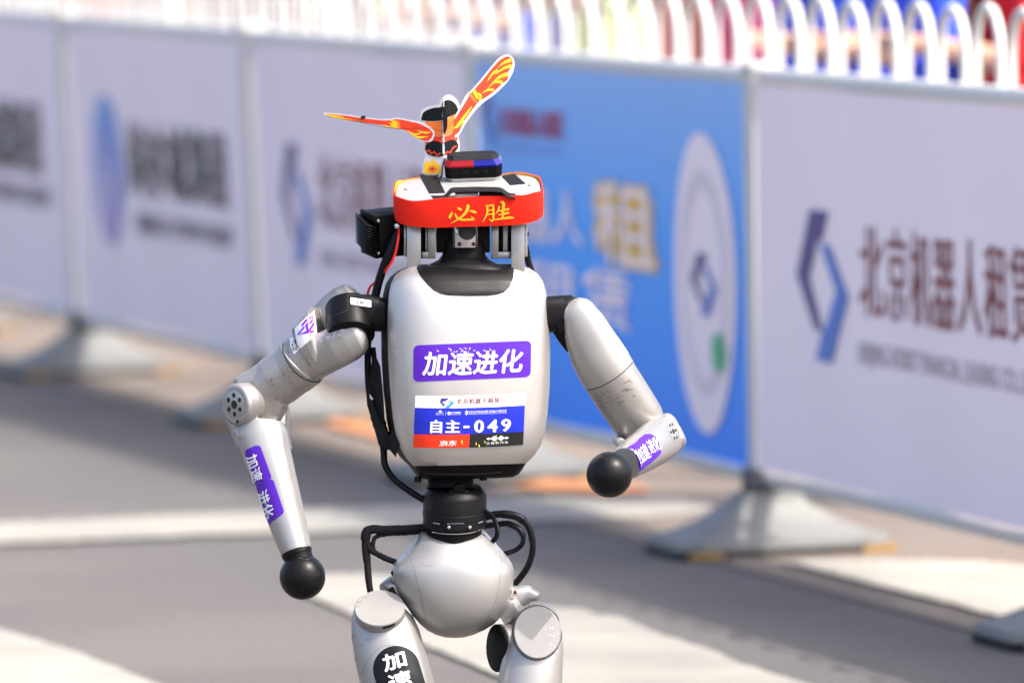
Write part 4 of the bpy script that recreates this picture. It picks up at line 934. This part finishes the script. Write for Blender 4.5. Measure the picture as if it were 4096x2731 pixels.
# ================================================================== HEADBAND
hb_o = W(*H(0, 40, 0)); CURO[0] = hb_o
bm = bmesh.new(); n = 96
def bandring(y, ex, wav=0):
    o = plate_outline(ex, n, y); return o
lev = [(-9, 5), (-10, 2), (-9, -1)]
outer = [(-9, 6), (10, 7.5), (40, 8), (70, 7.5), (100, 5)]
inner = [(100, 1), (50, 2), (-9, 1)]
rgs = []
for y, ex in outer + inner:
    pts_ = plate_outline(ex, n, y)
    for i, q in enumerate(pts_):
        t_ = 2*PI*i/n; sag_ = 0
        if math.sin(t_) < -.2: sag_ = 10*(-math.sin(t_)-.2)     # the back sits lower
        if y < 0: sag_ += 4*math.sin(t_*3+1) + 3*math.sin(t_*7)
        if y > 90: sag_ += 5*math.sin(t_*2-.4) + 7*max(0, math.sin(t_))*math.cos((t_-1.9)*1.2)
        pts_[i] = q + HY*sag_
    rgs.append(pts_)
vs = [[bm.verts.new(q) for q in rg] for rg in rgs]
for j in range(len(vs)):
    a_, b_ = vs[j], vs[(j+1) % len(vs)]
    for i in range(n):
        f = bm.faces.new((a_[i], a_[(i+1) % n], b_[(i+1) % n], b_[i])); f.material_index = 1 if j in (5, 6) else 0
to_world(bm); band = finish('headband', bm, [RED, YELIN], None, True, loc=hb_o, sharp=60)
tag(band, 'red elastic headband with two yellow embroidered characters around the robot head plate', 'headband')
BT = bvh(band)
bm = bmesh.new()
def S(pts, ws): add_stroke(bm, [cp(*q) for q in pts], [w/2.851 for w in ws])
def SM(pts, ws):
    P = smooth_path([(a_, b_, w_) for (a_, b_), w_ in zip(pts, ws)], 5); add_stroke(bm, [cp(q.x, q.y) for q in P], [q.z/2.851 for q in P])
SM([(1113, 712), (1098, 745), (1078, 785)], [12, 30, 22]); SM([(1170, 662), (1195, 678), (1222, 692)], [10, 26, 14])
SM([(1275, 636), (1292, 650), (1265, 720), (1195, 785), (1095, 842)], [14, 34, 28, 20, 4])
SM([(1145, 728), (1165, 775), (1220, 800), (1300, 800), (1362, 796)], [10, 24, 22, 22, 26]); S([(1362, 800), (1325, 758)], [24, 6]); SM([(1308, 700), (1350, 708), (1386, 722)], [12, 28, 18])
SM([(1500, 634), (1512, 680), (1500, 750), (1455, 828)], [16, 22, 18, 6]); SM([(1500, 650), (1545, 640), (1585, 636)], [12, 14, 20]); SM([(1578, 636), (1580, 720), (1578, 790), (1560, 826)], [18, 22, 22, 8]); S([(1566, 822), (1530, 790)], [22, 5])
S([(1515, 697), (1572, 690)], [13, 13]); S([(1512, 742), (1572, 735)], [13, 13])
SM([(1648, 648), (1630, 700), (1602, 738)], [22, 18, 6]); SM([(1635, 704), (1690, 694), (1758, 678)], [12, 20, 22]); SM([(1635, 745), (1690, 738), (1755, 720)], [10, 18, 22])
SM([(1655, 602), (1692, 612), (1690, 700), (1684, 785)], [10, 34, 30, 24]); SM([(1590, 802), (1680, 788), (1770, 776), (1812, 782)], [12, 20, 26, 12])
drape(bm, BT, 1.5, 5); to_world(bm); finish('lettering', bm, YELLOW, band, recalc=False)

# ================================================================== WARNING LIGHT
x_, z_ = plate_xy(1895, 745, 0); LO = H(x_, 0, z_-60)
LXa, LYa, LZa = HX, HY, HZ
lx0 = plate_xy(1895, 730)[0]
def Lp(x, y, z): return H(lx0 + x, y, zc + z)
zc = plate_xy(1895, 727)[1] - 62
CURO[0] = W(*H(lx0, -2, zc)); wl = empty('warning_light', CURO[0])
tag(wl, 'small black warning light with red and blue lens taped on top of the robot head', 'warning light')
def octo(hx, hz, ch, y, ex=0): return [Lp(x, y, z) for x, z in ((-hx+ch, -hz), (hx-ch, -hz), (hx, -hz+ch), (hx, hz-ch), (hx-ch, hz), (-hx+ch, hz), (-hx, hz-ch), (-hx, -hz+ch))]
bm = bmesh.new(); loft(bm, [octo(100, 50, 14, -1), octo(102, 52, 14, -14)]); part('acrylic_mount', bm, CLEAR, wl, False)
bm = bmesh.new(); loft(bm, [octo(108, 56, 18, -14), octo(113, 60, 20, -20), octo(116, 62, 22, -60)]); wbody = part('light_body', bm, BLACKM, wl, False)
for (xa, xb, m_) in ((-116, 2, LENSR), (2, 116, LENSB)):
    bm = bmesh.new()
    def half(hx, hz, ch, y):
        if xa < 0: return [Lp(x, y, z) for x, z in ((2, -hz), (-hx+ch, -hz), (-hx, -hz+ch), (-hx, hz-ch), (-hx+ch, hz), (2, hz))]
        return [Lp(x, y, z) for x, z in ((2, -hz), (hx-ch, -hz), (hx, -hz+ch), (hx, hz-ch), (hx-ch, hz), (2, hz))]
    loft(bm, [half(114, 61, 22, -60.5), half(115, 61, 22, -67), half(101, 46, 22, -90)]); part('lens', bm, m_, wl, False)
bm = bmesh.new(); loft(bm, [octo(104, 49, 24, -88), octo(94, 34, 20, -101)]); part('light_lid', bm, TAPE, wl, False)
for bx in (-33, 6, 45):
    bm = bmesh.new(); box(bm, Lp(bx, -40, 61.5), (27, 16, 5), (HX, HY, HZ), 2.2); part('button', bm, BLACK, wl)
bm = bmesh.new(); P = [Lp(-112, -84, 10), Lp(-122, -60, 20), Lp(-128, -20, 30), Lp(-150, -4, 44), Lp(-176, -2, 60)]
P = smooth_path([tuple(q) for q in P], 4); rgs = []
for i, c in enumerate(P):
    t = (P[min(i+1, len(P)-1)]-P[max(i-1, 0)]).normalized(); rgs.append(ring(c, HZ, t.cross(HZ).normalized(), 22, 2.5, 4, 12))
loft(bm, rgs); part('tape_strap', bm, TAPE, wl)

# ================================================================== PAPER ORNAMENT (plain winged paper decoration)
def c1(x, y, w=0): return (1250+x/1.651, 180+y/1.651, w)
org = H(*(lambda q: (q[0], -2, q[1]))(plate_xy(1745, 700)))
CURO[0] = W(*org); po = empty('paper_ornament', CURO[0])
tag(po, 'winged red and yellow folded paper decoration standing on the robot head', 'ornament')
WB = org.z
def card(nm, pts, m, par, th=2.5, wf=lambda u, v: 0, lift=0):
    bm = bmesh.new(); add_poly(bm, [(c1(*q)[0], c1(*q)[1]) for q in pts]); gridcut(bm, 16)
    for v in bm.verts: v.co.z = WB + wf(v.co.x, v.co.y) + lift
    if th:
        r_ = bmesh.ops.extrude_face_region(bm, geom=bm.faces[:]); bmesh.ops.translate(bm, vec=V(0, 0, -th), verts=[g for g in r_['geom'] if isinstance(g, bmesh.types.BMVert)])
    return part(nm, bm, m, par, True, 30)
lw = lambda u, v: (u-1745)*.35 + 20       # left wing sweeps away
rw = lambda u, v: -(u-1790)*.25 + 14
fold = lambda u, v: 26 - abs(u-1773)*.45
sp = lambda pts, k=4: [(q.x, q.y) for q in smooth_path([(a_, b_, 0) for a_, b_ in pts], k)][:-1]
def closed(pts, k=4): return sp(pts + [pts[0]], k)
Lw = closed([(63, 447), (80, 436), (200, 447), (330, 468), (480, 482), (560, 474), (650, 490), (720, 505), (800, 560), (790, 625), (745, 637), (690, 625), (640, 582), (540, 548), (400, 524), (230, 497), (100, 468)])
o1 = card('wing', Lw, PAPERW, po, wf=lw)
Lr = closed([(80, 450), (90, 444), (200, 456), (330, 476), (480, 492), (560, 484), (650, 502), (715, 520), (790, 570), (775, 618), (745, 628), (700, 612), (645, 572), (545, 538), (400, 514), (230, 488), (110, 463)])
card('wing_print', Lr, FLAMER, o1, 0, lw, 1.2)
def feathers(wing, defs, m, wf, lift):
    bm = bmesh.new()
    for pts, ws in defs: 
        P = smooth_path([(a_, b_, w_) for (a_, b_), w_ in zip(pts, ws)], 4); add_stroke(bm, [c1(q.x, q.y)[:2] for q in P], [q.z/1.651 for q in P])
    for v in bm.verts: v.co.z = WB + wf(v.co.x, v.co.y) + lift
    to_world(bm); finish('feather_print', bm, m, wing, False, False)
feathers(o1, [([(78, 448), (120, 456), (200, 464)], [6, 12, 3]), ([(110, 462), (180, 474), (260, 484)], [4, 8, 2]), ([(510, 492), (540, 505), (575, 510)], [4, 22, 4]), ([(500, 508), (530, 520), (570, 524)], [4, 16, 4]), ([(510, 524), (545, 536), (575, 548)], [4, 14, 4]), ([(460, 520), (490, 530), (530, 538)], [3, 9, 2]), ([(620, 560), (670, 585), (720, 575)], [4, 14, 4]), ([(660, 590), (700, 605), (760, 600)], [4, 16, 4]), ([(690, 560), (740, 575), (780, 570)], [4, 14, 3])], FLAMEY, lw, 2.2)
feathers(o1, [([(556, 486), (566, 515), (574, 552)], [10, 16, 8]), ([(240, 484), (290, 492), (340, 494)], [3, 7, 2])], FLAMEO, lw, 2.4)
Rw = closed([(905, 590), (895, 540), (930, 480), (985, 380), (1010, 330), (1055, 285), (1120, 210), (1180, 135), (1235, 75), (1290, 55), (1325, 80), (1334, 130), (1310, 200), (1265, 260), (1200, 320), (1130, 372), (1080, 420), (1040, 470), (1000, 530), (970, 585), (935, 610)])
o2 = card('wing', Rw, PAPERW, po, wf=rw)
Rr = closed([(915, 580), (908, 540), (940, 485), (1000, 385), (1040, 320), (1090, 262), (1150, 190), (1190, 140), (1245, 85), (1290, 66), (1316, 85), (1320, 125), (1290, 175), (1292, 215), (1250, 250), (1225, 275), (1190, 305), (1150, 335), (1100, 365), (1075, 395), (1040, 440), (1000, 500), (965, 570), (935, 590)])
card('wing_print', Rr, FLAMER, o2, 0, rw, 1.2)
feathers(o2, [([(1312, 92), (1270, 105), (1215, 150)], [26, 14, 2]), ([(1315, 130), (1265, 145), (1200, 190)], [24, 14, 2]), ([(1290, 185), (1240, 200), (1180, 250)], [26, 16, 2]), ([(1255, 238), (1200, 240), (1150, 290)], [20, 12, 2]), ([(1225, 160), (1190, 180), (1150, 240)], [14, 12, 2]), ([(1195, 290), (1160, 290), (1120, 310)], [16, 12, 3]), ([(1060, 290), (1078, 320), (1090, 350)], [20, 24, 10]), ([(1095, 310), (1110, 335), (1100, 362)], [10, 16, 8]), ([(1050, 400), (1000, 470), (940, 540)], [6, 16, 6]), ([(1000, 490), (960, 530), (930, 545)], [8, 16, 4])], FLAMEY, rw, 2.2)
feathers(o2, [([(1040, 310), (1060, 350), (1085, 372)], [14, 18, 8]), ([(1290, 205), (1220, 225), (1160, 275)], [3, 6, 2]), ([(1300, 110), (1250, 125), (1200, 165)], [3, 6, 2])], FLAMEO, rw, 2.4)
body = card('body_card', closed([(706, 480), (716, 430), (760, 400), (830, 388), (850, 350), (895, 322), (940, 345), (972, 400), (968, 470), (950, 540), (962, 600), (970, 660), (962, 715), (915, 740), (862, 745), (850, 800), (855, 850), (730, 850), (726, 790), (738, 740), (734, 660), (760, 600), (740, 560), (712, 530)]), PAPERW, po, wf=fold)
card('dark_panel', closed([(714, 492), (730, 440), (790, 412), (850, 404), (858, 372), (900, 358), (940, 380), (960, 420), (955, 448), (900, 470), (858, 492), (780, 498)]), INK, body, 0, fold, 1.3)
card('orange_panel', closed([(742, 500), (858, 496), (945, 450), (955, 500), (930, 560), (880, 596), (800, 590), (752, 556)]), FLAMEO, body, 0, fold, 1.3)
card('red_panel', closed([(790, 596), (878, 600), (940, 570), (955, 625), (905, 650), (800, 640), (745, 650), (755, 612)]), FLAMER, body, 0, fold, 1.4)
card('dark_panel', closed([(745, 655), (800, 628), (860, 640), (920, 620), (955, 640), (958, 680), (915, 715), (868, 725), (830, 735), (770, 722), (742, 690)]), INK, body, 0, fold, 1.5)
bm = bmesh.new()
for pts_ in ([(748, 700), (768, 690), (782, 715), (800, 700), (822, 728), (842, 708)], [(874, 716), (892, 700), (905, 708), (930, 672), (950, 662)]): add_stroke(bm, [c1(*q)[:2] for q in pts_], 6.5)
for v in bm.verts: v.co.z = WB + fold(v.co.x, v.co.y) + 2.2
to_world(bm); finish('zigzag_print', bm, FLAMER, body, False, False)
card('flame_panel', closed([(732, 845), (736, 790), (750, 758), (770, 775), (790, 748), (812, 772), (838, 790), (842, 845)]), FLAMEY, body, 0, fold, 1.3)
bm = bmesh.new()
for a_ in range(0, 180, 30):
    c, s = math.cos(math.radians(a_)), math.sin(math.radians(a_)); add_stroke(bm, [c1(790-34*c, 815-28*s)[:2], c1(790+34*c, 815+28*s)[:2]], 2.5)
for v in bm.verts: v.co.z = WB + fold(v.co.x, v.co.y) + 2.0
to_world(bm); finish('flame_print', bm, FLAMER, body, False, False)
card('fold_strip', closed([(852, 402), (872, 410), (890, 470), (888, 540), (868, 590), (862, 540), (858, 470)]), INK, body, 1.5, lambda u, v: 34, 4)
bm = bmesh.new(); tube(bm, [c1(862, 590, WB+34), c1(870, 680, WB+40), c1(875, 780, WB+60), c1(915, 880, WB+90), c1(952, 930, WB+110)], .9, 6, 5); part('thread', bm, BLUEWIRE, po)
bm = bmesh.new(); tube(bm, [c1(270, 490, WB+lw(1413, 0)+3), c1(500, 542, WB+lw(1553, 0)+4), c1(760, 545, WB+30), c1(862, 560, WB+34), c1(960, 460, WB+20), c1(1075, 375, WB+6)], .7, 6, 5); part('thread', bm, INK, po)
bm = bmesh.new(); box(bm, c1(328, 468, WB+lw(1448, 0)+4), (18, 10, 5), euler_axes(0, 12, 0), 1); part('clip', bm, INK, po)

# ================================================================== SPECTATORS
def person_mesh(pose):
    vs, es, rd = [], [], []
    def add(co, r_, par=None, ry=None):
        vs.append(co); rd.append((r_, ry or r_)); i = len(vs)-1
        if par is not None: es.append((par, i))
        return i
    pel_ = add((0, 0, .95), .14, None, .11); ab = add((0, 0, 1.08), .135, pel_, .10); ch = add((0, 0, 1.28), .16, ab, .11); nk = add((0, .01, 1.44), .06, ch); hd0 = add((0, -.005, 1.53), .068, nk, .075); hd1 = add((0, -.01, 1.62), .078, hd0, .09); add((0, 0, 1.69), .055, hd1, .065)
    for s in (-1, 1):
        h = add((s*.09, 0, .88), .085, pel_); kn = add((s*.10, -.02, .49), .058, h); an_ = add((s*.10, .02, .09), .042, kn); add((s*.11, -.12, .045), .038, an_)
        sh_ = add((s*.17, 0, 1.38), .062, ch); 
        if pose == 0: E, Wr, hd = (s*.24, .02, 1.10), (s*.24, -.06, .85), V(0, -.15, -1)
        elif pose == 1: E, Wr, hd = (s*.26, -.05, 1.12), (s*.14, -.30, 1.18), V(-s*.3, -1, .1)
        else: E, Wr, hd = (s*.28, -.10, 1.16), (s*.10, -.26, 1.45), V(-s*.3, -.3, 1)
        e_ = add(E, .043, sh_); w_ = add(Wr, .030, e_); hd = hd.normalized(); pc = V(*Wr)+hd*.06; pm = add(tuple(pc), .034, w_, .018)
        side = hd.cross(V(0, 1, .2)).normalized()
        for j, ln in ((-1.5, .060), (-.5, .072), (.5, .075), (1.5, .065)):
            b_ = pc + side*(j*.018) + hd*.03; f1 = add(tuple(b_), .010, pm); add(tuple(b_+hd*ln*.55+V(0, -.006, -.004)), .008, f1)
        th = pc - side*.03*1 - hd*.02; t1 = add(tuple(th), .010, pm); add(tuple(th - side*.02 + hd*.035), .009, t1)
    me = bpy.data.meshes.new('person'); me.from_pydata(vs, es, []); o = bpy.data.objects.new('person', me); sc.collection.objects.link(o)
    md = o.modifiers.new('s', 'SKIN'); md.use_smooth_shade = True
    for i, q in enumerate(o.data.skin_vertices[0].data): q.radius = rd[i]; q.use_root = (i == 0)
    sb = o.modifiers.new('b', 'SUBSURF'); sb.levels = 1; sb.render_levels = 1
    dg = bpy.context.evaluated_depsgraph_get(); out = bpy.data.meshes.new_from_object(o.evaluated_get(dg)); bpy.data.objects.remove(o)
    out.materials.clear()
    for _ in range(4): out.materials.append(None)
    for q in out.polygons:
        c = q.center; arm = abs(c.x) > .2 or (c.y < -.13 and c.z > .7)
        if c.z > 1.43 and not (arm and c.z < 1.5 and pose < 2): mi = 0
        elif arm and pose == 0: mi = 0 if c.z < .93 else 1
        elif arm: mi = 0 if (c.y < -.12) else 1
        elif c.z > .93: mi = 1
        elif c.z > .10: mi = 2
        else: mi = 3
        q.material_index = mi
    out.shade_smooth(); return out
PM = [person_mesh(i) for i in range(3)]
bm = bmesh.new(); bmesh.ops.create_uvsphere(bm, u_segments=18, v_segments=12, radius=1)
for v in bm.verts: v.co = V(v.co.x*.088, v.co.y*.102+.012, v.co.z*.088+1.665); 
bmesh.ops.delete(bm, geom=[v for v in bm.verts if v.co.y < -.045 and v.co.z < 1.68], context='VERTS')
hme = bpy.data.meshes.new('hair'); bm.to_mesh(hme); bm.free(); hme.shade_smooth(); hme.materials.append(mat('black_hair', (.015, .012, .01), .6))
bm = bmesh.new()
for s in (-1, 1):
    r_ = bmesh.ops.create_uvsphere(bm, u_segments=10, v_segments=8, radius=.011)
    for v in r_['verts']: v.co += V(s*.03, -.083, 1.605)
r_ = bmesh.ops.create_cone(bm, segments=8, radius1=.014, radius2=.006, depth=.035, cap_ends=True)
for v in r_['verts']: v.co += V(0, -.092, 1.578)
ime = bpy.data.meshes.new('face_features'); bm.to_mesh(ime); bm.free()
SKIN = mat('skin', (.48, .27, .18), .5); ime.materials.append(mat('dark_eye', (.05, .03, .02), .3))
SHOE = mat('shoe_white', (.6, .6, .6), .6); CLOTH = {}
def cloth(c):
    if c not in CLOTH: CLOTH[c] = mat('cloth_%d' % len(CLOTH), c, .8, 0, .15, 6, .3, 80)
    return CLOTH[c]
people = [  # pixel column, metres behind the fence, shirt, trousers, pose, label
 (4080, 1.0, (.60, .006, .010), (.03, .03, .04), 1, 'person in bright red top behind the barrier at the far right edge'),
 (3890, 2.0, (.42, .25, .03), (.30, .12, .05), 0, 'person in mustard brown top half behind the person in red'),
 (3690, 0.8, (.02, .07, .62), (.03, .04, .10), 1, 'person in royal blue top, just left of the one in mustard'),
 (3420, 0.9, (.025, .09, .60), (.05, .05, .08), 0, 'person in royal blue top, arms down, above the large folded emblem'),
 (3130, 1.2, (.62, .06, .22), (.20, .06, .10), 0, 'person in pink top behind the post between blue and white banners'),
 (2960, 2.2, (.16, .28, .28), (.05, .08, .09), 0, 'person in dull teal top left of the person in pink'),
 (2770, 1.1, (.48, .14, .10), (.04, .07, .07), 0, 'person in faded red top above the pale disc'),
 (2560, 1.6, (.50, .52, .50), (.30, .32, .33), 0, 'person in light grey top above the blue banner'),
 (2410, 1.2, (.56, .66, .30), (.55, .55, .50), 1, 'person in pale lime top above the blue banner'),
 (2200, 1.4, (.22, .24, .52), (.50, .38, .30), 0, 'person in slate blue top right of the raised paper wing'),
 (2020, 1.1, (.04, .09, .55), (.28, .22, .40), 1, 'person in deep blue top above the corner of the blue banner'),
 (1830, 2.4, (.52, .46, .42), (.4, .4, .4), 0, 'person in beige top directly above the paper ornament'),
 (1600, 1.5, (.60, .58, .55), (.5, .45, .40), 0, 'person in off-white top left of the one in beige'),
 (1380, 2.0, (.58, .54, .50), (.3, .3, .3), 0, 'person in cream top behind the barrier with faint maroon characters'),
 (1140, 1.3, (.45, .40, .38), (.20, .08, .08), 0, 'person in dusty grey top with dark maroon trousers'),
 (900, 1.8, (.60, .40, .32), (.5, .45, .4), 0, 'person in pale salmon top behind the emblem barrier'),
 (650, 1.4, (.62, .56, .54), (.4, .4, .4), 1, 'person in pinkish white top behind the emblem barrier'),
 (370, 1.5, (.60, .10, .07), (.5, .4, .38), 0, 'person in warm red top near the top left'),
 (120, 1.8, (.58, .56, .54), (.3, .3, .3), 0, 'person in grey-white top at the far left edge')]
protos = {}
for (px, dist, c1_, c2_, pose, lab) in people:
    # stand on the line of sight of that column, `dist` metres behind the fence
    d = ray(px, 100); d2 = V(d.x, d.y, 0); A0 = B0 - nrm*dist
    den = d2.x*BD.y - d2.y*BD.x; tt = (A0.x*BD.y - A0.y*BD.x)/den; pos = d2*tt
    o = bpy.data.objects.new('person', PM[pose]); link(o); o.location = (pos.x, pos.y, .0045)
    o.rotation_euler = (0, 0, math.atan2(-nrm.x, nrm.y)*-1 + PI + random.uniform(-.4, .4)) if False else (0, 0, math.radians(-60 + random.uniform(-22, 22)))
    sc_ = random.uniform(.95, 1.04); o.scale = (sc_, sc_, sc_)
    for i, m_ in enumerate((SKIN, cloth(c1_), cloth(c2_), SHOE)): o.material_slots[i].link = 'OBJECT'; o.material_slots[i].material = m_
    tag(o, lab, 'person', 'spectators behind the barriers')
    h = bpy.data.objects.new('hair', hme); link(h, o)
    h = bpy.data.objects.new('face', ime); link(h, o)

for o in bpy.data.objects:
    if o.name.split('.')[0] in ('lettering', 'crease', 'residue', 'feather_print', 'clamp_mark', 'zigzag_print', 'seam'): o['kind'] = 'stuff'
